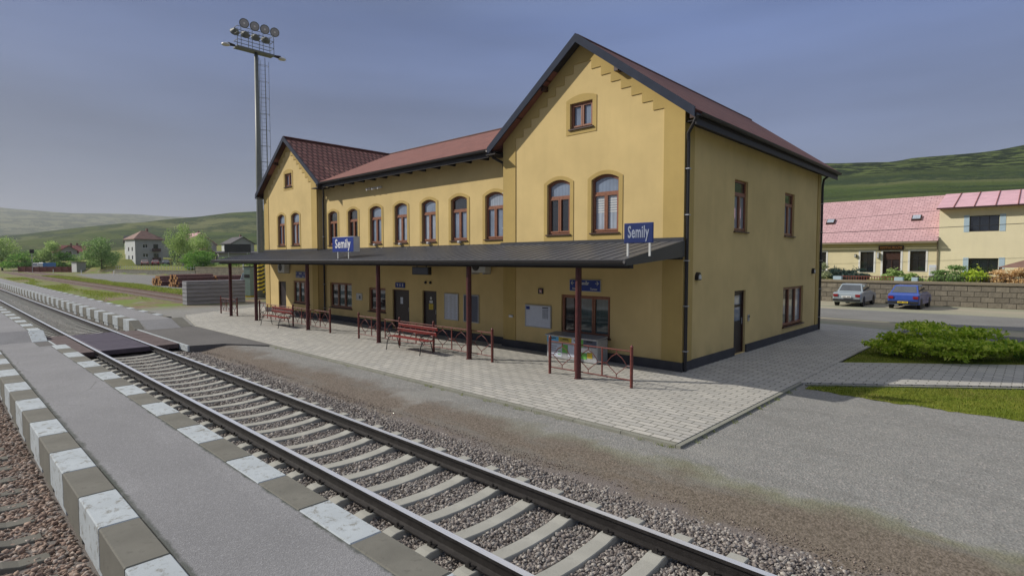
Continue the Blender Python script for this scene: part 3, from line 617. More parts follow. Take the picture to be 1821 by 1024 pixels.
def ico():
    t = (1+5**.5)/2; v = np.array([(-1,t,0),(1,t,0),(-1,-t,0),(1,-t,0),(0,-1,t),(0,1,t),(0,-1,-t),(0,1,-t),(t,0,-1),(t,0,1),(-t,0,-1),(-t,0,1)], float); v /= np.linalg.norm(v[0])
    f = np.array([(0,11,5),(0,5,1),(0,1,7),(0,7,10),(0,10,11),(1,5,9),(5,11,4),(11,10,2),(10,7,6),(7,1,8),(3,9,4),(3,4,2),(3,2,6),(3,6,8),(3,8,9),(4,9,5),(2,4,11),(6,2,10),(8,6,7),(9,8,1)]); return v, f
def octa():
    return np.array([(1,0,0),(-1,0,0),(0,1,0),(0,-1,0),(0,0,1),(0,0,-1)], float), np.array([(0,2,4),(2,1,4),(1,3,4),(3,0,4),(2,0,5),(1,2,5),(3,1,5),(0,3,5)])
def rocks(name, X, Y, Z, R, mat, shape, label, cat='ballast'):
    v, f = shape; n = len(X); k = len(v)
    sc = R[:, None, None]*(rng.uniform(.45, 1.45, (n, 1, 3)))*(1+rng.uniform(-.38, .38, (n, k, 1)))
    V = v[None]*sc; a = rng.uniform(0, 2*pi, (3, n)); 
    for ax, (i, j) in enumerate(((0, 1), (1, 2), (0, 2))):
        ca, sa = np.cos(a[ax])[:, None], np.sin(a[ax])[:, None]; p, q = V[:, :, i].copy(), V[:, :, j].copy(); V[:, :, i] = p*ca-q*sa; V[:, :, j] = p*sa+q*ca
    V[:, :, 2] *= .8; V += np.stack([X, Y, Z], 1)[:, None]
    F = (f[None]+(np.arange(n)*k)[:, None, None]).reshape(-1, 3); o = npmesh(name, V.reshape(-1, 3), F, mat); tag(o, label, cat, kind='stuff'); return o
def ballast():
    def fill(x0, x1, y0, y1, dens, z, r): n = int((x1-x0)*(y1-y0)*dens); return rng.uniform(x0, x1, n), rng.uniform(y0, y1, n), z+rng.uniform(-.02, .012, n), rng.uniform(r*.6, r*1.35, n)
    A = [fill(-12, .5, 2.9, 6.3, 2300, -.24, .0195), fill(-20.9, -12, 2.9, 6.3, 1300, -.24, .023), fill(-60, -27, 3.0, 5.85, 300, -.245, .03)]
    A = [np.concatenate(c) for c in zip(*A)]
    m = ~((A[0] < -20.8) & (A[0] > -27)); ph = np.abs((A[0]+5.15+.3) % .6-.3); on = (ph < .12) & (np.abs(A[1]-4.4125) < 1.32); m &= ~(on & (rng.uniform(0, 1, len(on)) < .97)); A = [c[m] for c in A]
    rocks('ballast', *A, 'rock', octa() if False else ico(), 'grey crushed stone ballast of the main track')
    n = 7000; X = rng.uniform(-20, .5, n); Y = 6.3+np.abs(rng.normal(0, .30, n))+.25*np.sin(X*1.3)*rng.uniform(0, 1, n); Z = -.235+.15*np.clip((Y-6.1)/1.1, 0, 1); rocks('grit', X, Y, Z, rng.uniform(.005, .014, n), 'rock_d', octa(), 'brown grit along the shoulder of the main track', 'grit')
    A = [np.concatenate(c) for c in zip(fill(-16, -4.8, -1.9, 1.04, 900, -.25, .028), fill(-30, -16, -1.9, 1.04, 420, -.25, .034))]
    rocks('ballast', *A, 'rock_b', ico(), 'brown crushed stone ballast of the second track')
ballast()
def gravel():
    n = 20000; X = rng.uniform(-24, 3, n); Y = 7.2+rng.power(.75, n)*7.5; m = ~((X < -3.9) & (Y > 7.85)) & ~((X > -3.9) & (Y > 13.2)) & (Y > 7.1); X, Y = X[m], Y[m]
    rocks('gravel', X, Y, np.full(len(X), -.056), rng.uniform(.003, .0085, len(X)), 'rock', octa(), 'loose grey chippings on the forecourt ground', 'gravel')
gravel()
# level crossing panels
def crossing():
    def panel(y0, y1, n, mat, label):
        root = empty('crossing_panel', (-24, (y0+y1)/2, -.02), label=label, cat='crossing panel')
        w = 5.4/n
        for i in range(n):
            mb = MB(); mb.box(-2.75+i*w, -2.75+(i+1)*w-.012, y0-(y0+y1)/2, y1-(y0+y1)/2, -.14, .012+random.uniform(-.003, .003)); o = mb.build('plank', mat, root, bevel=.008)
    panel(3.74, 5.085, 14, 'deck', 'dark purple rubber crossing panel between the two rails')
    panel(2.98, 3.58, 6, 'deck_b', 'brown timber crossing panel between island platform and rail')
    panel(5.25, 5.93, 6, 'deck_b', 'brown timber crossing panel next to the far asphalt apron')
    mb = MB(); mb.box(-26.9, -20.5, 5.94, 6.0, -.2, .006); tag(mb.build('crossing_kerb', 'conc_w', bevel=.006), 'pale strip kerb between timber panel and asphalt apron', 'kerb')
    mb = MB(); mb.obox((-23.85, 2.95, -.06), (1, 0, 0), (0, 1, 0), (0, 0, 1), 1.6, .025, .066); tag(mb.build('crossing_kerb', 'conc_w', bevel=.006), 'pale strip kerb beside the near timber crossing panel', 'kerb')
crossing()
# sidings in the west
def siding(y0, x0, x1, curve, label):
    root = empty('siding_track', (x0, y0, 0), label=label, cat='siding track')
    n = 40; pts = [(x0+(x1-x0)*i/n, y0+curve(i/n)) for i in range(n+1)]
    for s in (-.7525, .7525):
        mb = MB()
        for (xa, ya), (xb, yb) in zip(pts[:-1], pts[1:]):
            d = Vector((xb-xa, yb-ya, 0)); l = d.length; nrm = Vector((-d.y, d.x, 0)).normalized(); c = Vector(((xa+xb)/2, (ya+yb)/2, 0))+nrm*s
            mb.obox(c+Vector((0, 0, -.04)), d, nrm, (0, 0, 1), l/2+.05, .035, .06)
        for v in range(len(mb.v)): p = mb.v[v]; mb.v[v] = (p[0]-x0, p[1]-y0, p[2])
        mb.build('rail', 'rail_rust', root)
    mb = MB()
    for (xa, ya), (xb, yb) in zip(pts[:-1], pts[1:]):
        d = Vector((xb-xa, yb-ya, 0)); nrm = Vector((-d.y, d.x, 0)).normalized()
        a, b = Vector((xa-x0, ya-y0, 0)), Vector((xb-x0, yb-y0, 0)); mb.add([a-nrm*1.5+Vector((0,0,-.093)), b-nrm*1.5+Vector((0,0,-.093)), b+nrm*1.5+Vector((0,0,-.089)), a+nrm*1.5+Vector((0,0,-.089))], [(0,1,2,3)])
    mb.build('track_bed', M['bed'], root)
g = G('rusty_track_bed'); M['bed'] = g.done(g.mix(g.mr(g.noise(3, 5, .7), .3, .7), (0.085, 0.058, 0.045), (0.16, 0.115, 0.09)), .95, g.noise(20, 4), .6, .03)
siding(13.6, -43.5, -190, lambda t: 0.9*t-2.2*t*t+1.2*t*t*t*2, 'rusty siding track running left from the stacked timber wall')
siding(16.6, -95, -230, lambda t: 3*t, 'farther rusty siding track before the red board fence')
sheet('yard_road', [(-60, 17.4), (-75, 16.0), (-92, 17.2), (-150, 22.0), (-150, 28.5), (-100, 34.5), (-60, 30)], -.088, 'asphalt2')

# ================================================================== THE STATION
ST = empty('station_building', (-18.9, 13.2, 0), label='long yellow two storey station building with two gabled wings and red tiled roofs', cat='station building')
ST_INV = Matrix.Translation((18.9, -13.2, 0))
def stp(mb, name, mats, parent=None, **k):
    """part of the station: geometry in world coordinates, moved to the root's frame"""
    mb.v = [(x+18.9, y-13.2, z) for x, y, z in mb.v]; return mb.build(name, mats, parent or ST, **k)
FY, MY, SX = 13.2, 13.45, -6.55
WZ = 0.24
def window(fn, u0, u1, v0, v1, rise=0.0, kind='arched', panes='glass_sky', top='glass_sky', d=-0.10, cols=2, sill=True, parent=None, blind=False):
    """frame (part) with pane and sill sub-parts; v1 = springing (or top when rise = 0)"""
    out = arch(u0, u1, v0, v1, rise) if rise else rect(u0, u1, v0, v1); t = 0.065; w = u1-u0
    holes = []; tz = v0+(v1-v0)*(0.735 if kind == 'arched' else 2)
    if kind == 'plain' or kind == 'arched':
        ztop = tz-.035 if kind == 'arched' else v1-t
        gap = .05; cw = (w-2*t-gap*(cols-1))/cols
        for i in range(cols): a = u0+t+i*(cw+gap); holes.append(rect(a, a+cw, v0+t+.01, ztop))
        if kind == 'arched': holes.append(arch(u0+t, u1-t, tz+.05, v1-t*.8, rise*.82) if rise else rect(u0+t, u1-t, tz+.05, v1-t))
    mb = MB(); mb.panel(out, holes, fn, d+.03, reveal=d-.03)
    # inner casement lips
    for h in holes[:cols]:
        us = [p[0] for p in h]; vs = [p[1] for p in h]; a, b, c_, e_ = min(us), max(us), min(vs), max(vs); q = .028
        mb.panel(rect(a-.02, b+.02, c_-.02, e_+.02), [rect(a+q, b-q, c_+q, e_-q)], fn, d+.045, reveal=d-.01, edge=d+.03)
    fr = stp(mb, 'window', 'brown', parent)
    for i, h in enumerate(holes):
        p = MB(); p.panel(h, [], fn, d-.004); g_ = stp(p, 'pane', (top if (kind == 'arched' and i == cols) else (panes if isinstance(panes, str) else panes[i])), fr); g_.matrix_parent_inverse = Matrix.Identity(4)
    if blind:
        p = MB()
        for i in range(7):
            for h in holes[:cols]:
                us = [q[0] for q in h]; zz = v0+(tz-v0)*(.52+.062*i); p.add([fn(min(us)+.03, zz, d-.001), fn(max(us)-.03, zz, d-.001), fn(max(us)-.03, zz+.035, d-.001), fn(min(us)+.03, zz+.035, d-.001)], [(0,1,2,3)])
        stp(p, 'blind', 'off_white', fr)
    if sill:
        p = MB(); P = [fn(u, v, dd) for u in (u0-.04, u1+.04) for v in (v0-.035, v0) for dd in (d, .06)]
        p.add(P, [(0,1,3,2),(4,6,7,5),(0,4,5,1),(2,3,7,6),(0,2,6,4),(1,5,7,3)]); stp(p, 'sill', 'brown_dark', fr)
    return fr
def surround(fn, u0, u1, v0, v1, rise, m=0.13, mb=None, foot=None):
    o = arch(u0-m, u1+m, (v0-m if foot is None else foot), v1+.05, rise+.06) if rise else rect(u0-m, u1+m, v0-m, v1+m)
    mb.cut(); mb.panel(o, [arch(u0, u1, v0, v1, rise) if rise else rect(u0, u1, v0, v1)], fn, .014, edge=0)
def door(fn, u0, u1, v1, d=-.09, mat='door', panes=None, handle='r', frame='brown_dark'):
    mb = MB(); mb.panel(rect(u0, u1, 0.0, v1), [rect(u0+.06, u1-.06, 0.03, v1-.06)], fn, d+.03, reveal=d-.02); fr = stp(mb, 'door', frame)
    lm = MB(); h = [rect(*p) for p in (panes or [])]; lm.panel(rect(u0+.06, u1-.06, .03, v1-.06), h, fn, d, reveal=d-.02); stp(lm, 'door_leaf', mat, fr)
    for p in h: q = MB(); q.panel(p, [], fn, d-.012); stp(q, 'pane', 'glass_sky', fr)
    hb = MB(); hu = u1-.12 if handle == 'r' else u0+.12; a = fn(hu, v1*.46, d+.03); b = fn(hu, v1*.56, d+.03); hb.tube([a, b], .012, 6); hb.tube([fn(hu, v1*.55, d), fn(hu, v1*.55, d+.035)], .012, 6); stp(hb, 'handle', 'galv', fr)
    return fr
def gable_front(x0, x1, y, xr, zr, zeave, nstep, wins, holes_low, fn, skip_surr=False):
    """yellow field recessed behind an ochre border with a stepped head"""
    cx = (x0+x1)/2; k = 0.755; top = zr-.13
    ze = top-(x1-cx)*k
    outer = [(x0, 0), (x1, 0), (x1, ze), (cx, top), (x0, ze)]
    half = (x1-x0)/2-.55; w0 = .32; stp_w = (half-w0)/nstep; sh = 0.252
    t0 = 8.50 if (x1-x0) > 6.2 else 8.46
    st = []
    z = t0
    right = [(cx+w0, z)]
    for i in range(nstep): z -= sh; right += [(right[-1][0], z), (right[-1][0]+stp_w, z)]
    right.append((right[-1][0], .0))
    left = [(2*cx-u, v) for u, v in reversed(right)]
    field = right+left                                  # clockwise-ish loop of the recessed field
    f0 = [(u, max(v, 0.0)) for u, v in field]
    ho = [arch(*w) for w in wins if len(w) == 5]+[rect(*w) for w in wins if len(w) == 4]+[rect(*h) for h in holes_low]
    mb = MB(); mb.panel(outer, ho, fn, 0, reveal=-.14); stp(mb, 'wall', 'yellow')
    # border = outer minus field, as one polygon running up over the head
    b = [(x0-.003, .24), (x0-.003, ze), (cx, top+.002), (x1+.003, ze), (x1+.003, .24)]+[(right[-1][0], .24)]+[p for p in reversed(right[:-1])]+[(2*cx-u, v) for u, v in right[:-1]]+[(2*cx-right[-1][0], .24)]
    mb = MB(); mb.prism(b, fn, -.03, .022); stp(mb, 'gable_border', 'ochre')
    mb = MB()
    for w in wins:
        if len(w) == 5: surround(fn, w[0], w[1], w[2], w[3], w[4], mb=mb, foot=3.42)
        else: mb.cut(); mb.panel(arch(w[0]-.14, w[1]+.14, w[2]-.16, w[3]+.10, .12), [rect(*w)], fn, .014, edge=0)
    stp(mb, 'window_surround', 'ochre')
FR = XZ(FY)
# right wing
RW = dict(x0=-12.87, x1=-6.55)
rw_w = [(-11.0, -10.13, 3.62, 5.12, .13), (-9.36, -8.45, 3.62, 5.12, .13), (-10.14, -9.34, 6.66, 7.40)]
gable_front(-12.87, -6.55, FY, -9.71, 9.19, 0, 7, rw_w, [(-10.44, -8.70, .64, 1.82)], FR)
window(FR, -11.0, -10.13, 3.62, 5.12, .13, panes='glass_dark', top='glass_sky')
window(FR, -9.36, -8.45, 3.62, 5.12, .13, panes='glass_curt', blind=True)
window(FR, -10.14, -9.34, 6.66, 7.40, kind='plain', panes='glass_sky')
window(FR, -10.44, -8.70, .64, 1.82, kind='plain', panes=['glass_dark', 'glass_teal', 'glass_teal'], cols=3, d=-.08)
# left wing
lw_w = [(-29.86, -29.02, 3.62, 5.15, .13), (-28.25, -27.36, 3.62, 5.15, .13), (-28.93, -28.13, 6.66, 7.35)]
gable_front(-31.55, -25.5, FY, -28.3, 9.1, 0, 7, lw_w, [(-28.15, -26.40, .64, 1.80), (-29.95, -29.05, 0.02, 1.72)], FR)
for w in lw_w[:2]: window(FR, *w[:4], w[4], panes='glass_curt' if w[0] > -29 else 'glass_sky')
window(FR, *lw_w[2], kind='plain')
window(FR, -28.15, -26.40, .64, 1.80, kind='plain', panes='glass_teal', cols=3, d=-.08)
door(FR, -29.95, -29.05, 1.72, mat='door')
# middle
MF = XZ(MY)
ups = [(-24.87, -24.02), (-23.07, -22.25), (-21.25, -20.37), (-19.40, -18.54), (-17.58, -16.71), (-15.83, -14.94), (-14.0, -13.11)]
low = [(-24.82, -22.85, .60, 1.79), (-21.42, -20.13, .62, 1.66)]; dr = [(-19.62, -18.46, 1.64), (-17.59, -16.71, 1.66)]
mb = MB(); mb.panel(rect(-25.5, -12.87, 0, 6.62), [arch(a, b, 3.56, 5.05, .12) for a, b in ups]+[rect(*l) for l in low]+[rect(a, b, .02, t) for a, b, t in dr], MF, 0, reveal=-.14); stp(mb, 'wall', 'yellow')
mb = MB()
for a, b in ups: surround(MF, a, b, 3.56, 5.05, .12, mb=mb, foot=3.40)
stp(mb, 'window_surround', 'ochre')
for i, (a, b) in enumerate(ups): window(MF, a, b, 3.56, 5.05, .12, panes=['glass_dark', 'glass_dark', 'glass_sky', 'glass_curt', 'glass_curt', 'glass_sky', 'glass_sky'][i], top=['glass_dark', 'glass_dark', 'glass_sky', 'glass_sky', 'glass_sky', 'glass_dark', 'glass_curt'][i])
window(MF, *low[0], kind='plain', cols=3, panes=['glass_dark', 'glass_teal', 'glass_teal']); window(MF, *low[1], kind='plain', cols=2, panes='glass_dark')
door(MF, *dr[0]); door(MF, *dr[1])
# side wall (faces +x)
SD = YZ(SX); BY = 25.12
sw = [(16.42, 17.44, 3.70, 5.22), (20.86, 21.92, 3.70, 5.22)]; slow = (20.9, 23.2, .47, 1.88)
mb = MB(); mb.panel(rect(FY, BY, 0, 6.62), [rect(*w) for w in sw]+[rect(*slow), rect(16.55, 17.42, .02, 1.93)], SD, 0, reveal=-.14); stp(mb, 'wall', 'yellow')
mb = MB(); mb.prism(rect(FY-.036, FY+.52, .24, 6.6), SD, -.02, .03); mb.cut(); mb.prism(rect(BY-.35, BY+.03, .24, 6.6), SD, -.02, .03); stp(mb, 'corner_strip', 'ochre')
for w in sw: window(SD, *w, kind='arched', panes='glass_curt', top='glass_dark')
window(SD, *slow, kind='plain', cols=3, panes=['glass_dark', 'glass_teal', 'glass_curt'])
door(SD, 16.55, 17.42, 1.93, panes=[(16.7, 17.27, 1.5, 1.78), (16.7, 17.27, 1.0, 1.42)])
# remaining walls: back, west side, wing returns
mb = MB()
mb.panel([(-31.55, 0), (-6.55, 0), (-6.55, 6.6), (-9.71, 8.85), (-12.8, 6.6), (-25.5, 6.6), (-28.5, 8.85), (-31.55, 6.6)], [], lambda u, v, d: (u, BY, v), 0)
mb.panel(rect(FY, BY, 0, 6.6), [], lambda u, v, d: (-31.55, u, v), 0)
mb.panel(rect(FY, MY, 0, 6.6), [], lambda u, v, d: (-12.87, u, v), 0); mb.panel(rect(FY, MY, 0, 6.6), [], lambda u, v, d: (-25.5, u, v), 0)
stp(mb, 'wall', 'yellow')
mb = MB(); mb.box(-12.93, -6.50, FY-.045, FY+.4, -.02, WZ); mb.cut(); mb.box(-31.6, -25.45, FY-.045, FY+.4, -.02, WZ); 
for a, b in ((-25.44, -19.64), (-18.44, -17.61), (-16.69, -12.94)): mb.cut(); mb.box(a, b, MY-.04, MY+.3, -.02, WZ)
for a, b in ((FY+.41, 16.53), (17.44, BY+.05)): mb.cut(); mb.box(SX-.3, SX+.05, a, b, -.02, WZ)
stp(mb, 'plinth', 'plinth')
# wall colour box inside so nothing shows through
mb = MB(); mb.box(-31.3, -6.85, MY+.2, BY-.2, .02, 6.4); stp(mb, 'interior_core', 'black')
# roofs
def slope(mb, a, b, c, d, uo=0, th=.09):
    """quad a,b (eave) c,d (ridge); uv in metres"""
    A, B, Cc, D = map(Vector, (a, b, c, d)); e = (B-A).normalized(); n = (B-A).cross(D-A).normalized(); vdir = n.cross(e)
    P = [A, B, Cc, D]; uv = [((p-A).dot(e)+uo, abs((p-A).dot(vdir))) for p in P]
    if n.z < 0: n = -n
    mb.add([p for p in P], [(0, 1, 2, 3)], uv); mb.add([p-n*th for p in P], [(0, 1, 2, 3)])
    Q = P+[p-n*th for p in P]; mb.add(Q, [(0,1,5,4),(1,2,6,5),(2,3,7,6),(3,0,4,7)])
BO, YF, YB = .0, 12.92, 26.0; ZR, ZE = 9.19, 6.52
def roof_part(quads, name, mat):
    mb = MB()
    for q in quads: mb.cut(); slope(mb, *q)
    o = stp(mb, name, mat); return o
roof_part([((-6.10, YF, ZE-.05), (-6.10, YB, ZE-.05), (-9.71, YB, ZR), (-9.71, YF, ZR)), ((-13.25, YB, ZE-.05), (-13.25, YF, ZE-.05), (-9.71, YF, ZR), (-9.71, YB, ZR))], 'roof', 'tile_red')
LX0, LX1, LXR = -31.93, -24.77, -28.35
roof_part([((LX1, 12.92, ZE-.05), (LX1, 25.8, ZE-.05), (LXR, 25.8, 9.1), (LXR, 12.92, 9.1)), ((LX0, 25.8, ZE-.05), (LX0, 12.92, ZE-.05), (LXR, 12.92, 9.1), (LXR, 25.8, 9.1))], 'roof', 'tile')
roof_part([((-24.70, 12.93, 6.52), (-13.1, 12.93, 6.52), (-9.8, 19.3, 9.12), (-28.25, 19.3, 9.12)), ((-13.1, 25.7, 6.5), (-24.7, 25.7, 6.5), (-28.25, 19.3, 9.12), (-9.8, 19.3, 9.12))], 'roof', 'tile_red')
mb = MB(); mb.tube([(-9.71, YF, ZR-.02), (-9.71, YB, ZR-.02)], .06, 8); mb.cut(); mb.tube([(LXR, 12.92, 9.14), (LXR, 25.8, 9.12)], .07, 8); mb.cut(); mb.tube([(-28.2, 19.3, 9.13), (-9.8, 19.3, 9.13)], .06, 8); stp(mb, 'ridge_tiles', 'tile_red')
def barge(xl, xr, xm, zr, ze, y):
    mb = MB(); h = .20
    for xe in (xl, xr):
        d = Vector((xe-xm, 0, ze-zr)); up = Vector((-d.z, 0, d.x)); up = up if up.z > 0 else -up; up.normalize(); up.y = 0
        mb.cut(); a, b = Vector((xm, y, zr+.035)), Vector((xe, y, ze+.0)); dn = Vector((0, 0, -h*1.25))
        mb.add([a, b, b+dn, a+dn, *(p+Vector((0, .045, 0)) for p in (a, b, b+dn, a+dn))], [(0,1,2,3),(7,6,5,4),(0,4,5,1),(1,5,6,2),(2,6,7,3),(3,7,4,0)])
    stp(mb, 'barge_board', 'barge')
    mb = MB()
    for xe in (xl, xr):
        mb.cut(); a, b = Vector((xm, y+.045, zr-.17)), Vector((xe, y+.045, ze-.17)); mb.add([a, b, b+Vector((0, FY-y+.1, 0)), a+Vector((0, FY-y+.1, 0))], [(0,1,2,3)])
    stp(mb, 'soffit', 'soffit')
    mb = MB()
    for t in (.36, .97):
        for xe in (xl, xr): x = xm+(xe-xm)*t; z = zr+(ze-zr)*t-.24; mb.cut(); mb.box(x-.06, x+.06, y+.1, FY, z-.08, z+.06)
    stp(mb, 'purlin_end', 'brown_dark')
barge(-13.32, -6.14, -9.73, 9.21, 6.54, 12.87); barge(-31.98, -24.72, -28.35, 9.16, 6.52, 12.87)
def gutter(p, q, r=.07, depth=.22, name='gutter'):
    p, q = Vector(p), Vector(q); d = (q-p).normalized(); side = Vector((d.y, -d.x, 0)); mb = MB(); n = 7; vs = []
    for e in (p, q):
        for i in range(n): a = pi*i/(n-1); vs.append(e+side*cos(a)*r+Vector((0, 0, -sin(a)*r)))
    mb.add(vs, [(i, i+1, n+i+1, n+i) for i in range(n-1)]); mb.obox((p+q)/2+side*(-r-.015)+Vector((0, 0, -depth/2+.03)), d, side, (0, 0, 1), (q-p).length/2, .012, depth/2)
    return stp(mb, name, 'gutter')
gutter((-6.06, YF+.05, 6.40), (-6.06, YB, 6.40), .075, .30); gutter((-24.5, 12.85, 6.46), (-13.3, 12.85, 6.46), .08, .26)
gutter((-24.66, 12.95, 6.38), (-24.66, 12.75, 6.38))
mb = MB()
for i in range(13): x = -24.3+i*.87; mb.cut(); mb.box(x-.05, x+.05, 12.98, MY, 6.26, 6.36)
mb.cut(); mb.box(-24.7, -13.0, 12.95, MY+.01, 6.37, 6.40)
stp(mb, 'rafter_end', 'soffit')
mb = MB(); mb.box(SX, -6.12, FY, YB, 6.28, 6.31); mb.cut(); mb.box(-25.5, -24.7, 12.93, 13.5, 6.26, 6.3); mb.cut(); mb.box(-32, -31.55, 12.93, 25.8, 6.28, 6.31); mb.cut(); mb.box(-13.3, -12.87, 12.8, 13.5, 6.26, 6.3); stp(mb, 'soffit', 'soffit')
def pipe(pts, r=.05, brk=1.15):
    mb = MB(); mb.tube(pts, r, 8); a, b = Vector(pts[-2]), Vector(pts[-1]); n = int((a-b).length/brk)
    stp(mb, 'downpipe', 'gutter'); mb = MB()
    for i in range(n): z = b.z+.5+i*brk; mb.cut(); mb.box(a.x-r-.012, a.x+r+.012, a.y-r-.012, a.y+r+.012, z, z+.025)
    stp(mb, 'pipe_bracket', 'galv')
pipe([(-6.10, 12.95, 6.35), (-6.2, 13.0, 6.2), (-6.44, 13.19, 6.0), (-6.46, 13.24, 5.8), (-6.46, 13.24, .02)], .045)
pipe([(-24.45, 12.9, 6.4), (-24.6, 13.05, 6.25), (-25.1, 13.34, 5.95), (-25.22, 13.37, 5.7), (-25.22, 13.37, .02)], .045)
pipe([(-13.2, 12.9, 6.4), (-13.15, 13.0, 6.2), (-12.99, 13.3, 6.05), (-12.99, 13.36, 5.8), (-12.99, 13.36, 3.4)], .045)
pipe([(-6.2, 25.4, 6.35), (-6.45, 25.2, 6.1), (-6.48, 25.18, 5.8), (-6.48, 25.18, .02)], .045)
# wall fittings on the station
def lamp(fn, u, v, label):
    root = empty('wall_lamp', fn(u, v, 0), label=label, cat='wall lamp'); p = Vector(fn(u, v, 0)); n = Vector(fn(u, v, 1))-p
    def L(mb, nm, m, **k): mb.v = [tuple(Vector(q)-p) for q in mb.v]; return mb.build(nm, m, root, **k)
    f2 = lambda a, b, d: fn(u+a, v+b, d)
    mb = MB(); mb.prism(arch(-.10, .10, -.10, .02, .09), f2, 0, .09); L(mb, 'lamp_housing', 'iron'); mb = MB(); mb.prism(arch(-.065, .065, -.07, 0, .05), f2, .09, .11); L(mb, 'lamp_glass', 'off_white')
lamp(SD, 14.0, 2.42, 'black arched wall lamp on the shaded side wall above the paving, nearer the front corner'); lamp(SD, 24.3, 2.42, 'black arched wall lamp near the far end of the shaded side wall')
def boxthing(name, x0, x1, y0, y1, z0, z1, mat, label, cat, bev=.008):
    root = (x0+x1)/2, (y0+y1)/2, z0; mb = MB(); mb.box(x0-root[0], x1-root[0], y0-root[1], y1-root[1], 0, z1-z0); o = mb.build(name, mat, bevel=bev); o.location = root; return tag(o, label, cat)
def child_box(o, name, x0, x1, y0, y1, z0, z1, mat):
    l = o.location; mb = MB(); mb.box(x0-l.x, x1-l.x, y0-l.y, y1-l.y, z0-l.z, z1-l.z); return mb.build(name, mat, o)
# cameras under the eaves
for i, x in enumerate((-21.15, -20.72, -20.3)):
    root = empty('security_camera', (x, MY, 5.93), label=['leftmost of the three white cameras below the long eaves', 'middle one of the three white cameras below the long eaves', 'rightmost of the three white cameras below the long eaves'][i], cat='camera', group='cameras under the eaves')
    mb = MB(); mb.tube([(0, 0, 0), (0, -.1, -.03)], .03, 6); mb.build('bracket', 'off_white', root); mb = MB(); mb.tube([(.0, -.05, .0), (-.03, -.22, -.05)], .05, 8); mb.build('camera_body', 'white', root)
# intercoms and small boxes
o = boxthing('intercom', SX, SX+.03, 17.60, 17.72, .95, 1.15, 'galv', 'small grey intercom beside the dark door in the side wall', 'intercom'); child_box(o, 'speaker_grille', SX+.03, SX+.036, 17.62, 17.70, 1.06, 1.13, 'iron')
o = boxthing('socket_box', -12.58, -12.40, FY-.075, FY-.036, .98, 1.06, 'off_white', 'small white socket box on the ochre strip beside the notice board', 'socket box'); child_box(o, 'socket_lid', -12.56, -12.42, FY-.082, FY-.075, .99, 1.05, 'white')
for i, x in enumerate((-20.8, -18.95, -17.1, -15.3)):
    o = boxthing('wall_spotlight', x-.07, x+.07, MY-.12, MY-.0, 3.46, 3.55, 'off_white', ['small white floodlight under the third upper window from the left wing', 'small white floodlight under the fourth upper window from the left wing', 'small white floodlight under the fifth upper window from the left wing', 'small white floodlight under the sixth upper window from the left wing'][i], 'floodlight'); o['group'] = 'floodlights below the upper windows'; child_box(o, 'lamp_glass', x-.055, x+.055, MY-.127, MY-.12, 3.475, 3.535, 'galv')
# air conditioners
def ac(x, y, z, label):
    root = empty('air_conditioner', (x, y, z), label=label, cat='air conditioner'); mb = MB(); mb.box(-.38, .38, -.34, -.05, 0, .50); mb.build('casing', 'off_white', root, bevel=.015)
    mb = MB(); mb.lathe((-.08, -.345, .25), [(.19, 0), (.19, .012)], 20, (0, -1, 0)); mb.build('fan_grille', 'iron', root); mb = MB(); mb.box(-.30, -.26, -.34, 0, -.06, -.003); mb.cut(); mb.box(.26, .30, -.34, 0, -.06, -.003); mb.build('bracket', 'galv', root)
ac(-14.05, MY, 2.42, 'white air conditioner under the canopy on the long middle wall'); ac(-28.85, FY-.0, 2.22, 'white air conditioner under the canopy above the left wing door')

# ================================================================== canopy
CX0, CX1, CY0 = -31.3, -6.5, 10.42; CS = (3.34-2.86)/(13.2-CY0)
def cz(y): return 2.86+(y-CY0)*CS
CN = empty('platform_canopy', (-18.9, 10.73, 0), label='charcoal standing seam canopy along the station front on dark red columns', cat='canopy')
def cnp(mb, name, mat, **k): mb.v = [(x+18.9, y-10.73, z) for x, y, z in mb.v]; return mb.build(name, mat, CN, **k)
def cslab(mb, x0, x1, y0, y1, dz, th): mb.add([(x0, y0, cz(y0)+dz), (x1, y0, cz(y0)+dz), (x1, y1, cz(y1)+dz), (x0, y1, cz(y1)+dz), (x0, y0, cz(y0)+dz-th), (x1, y0, cz(y0)+dz-th), (x1, y1, cz(y1)+dz-th), (x0, y1, cz(y1)+dz-th)], [(0,1,2,3),(4,7,6,5),(0,4,5,1),(1,5,6,2),(2,6,7,3),(3,7,4,0)])
for a, b, c_ in ((-12.93, CX1, FY-.04), (-25.45, -12.93, MY), (CX0, -25.45, FY-.04)):
    mb = MB(); cslab(mb, a, b, CY0, c_, 0, .05); n = int((b-a)/.31)
    for i in range(n+1): x = a+(b-a)*i/n; cslab(mb, x-.007, x+.007, CY0+.01, c_, .011, .015)
    cnp(mb, 'roof_sheet', 'canopy')
mb = MB(); mb.box(-12.95, CX1, FY-.07, FY-.037, 3.28, 3.42); mb.cut(); mb.box(-25.42, -12.95, MY-.03, MY-.001, 3.30, 3.40); mb.cut(); mb.box(CX0-.3, -25.42, FY-.07, FY-.037, 3.28, 3.42); cnp(mb, 'wall_flashing', 'dark_metal')
mb = MB(); mb.box(CX0, CX1+.02, CY0-.03, CY0, 2.72, 2.85); cnp(mb, 'fascia', 'dark_metal')
mb = MB(); n = 7; P = [(CX0, CX1+.03)]
vs = [(x, CY0-.09+cos(pi*i/(n-1))*.055, 2.83-sin(pi*i/(n-1))*.07) for x in (CX0, CX1+.03) for i in range(n)]
mb.add(vs, [(i, i+1, n+i+1, n+i) for i in range(n-1)]); mb.tube([(CX0, CY0-.145, 2.835), (CX1+.03, CY0-.145, 2.835)], .011, 6); cnp(mb, 'gutter', 'galv' if False else 'gutter')
mb = MB()
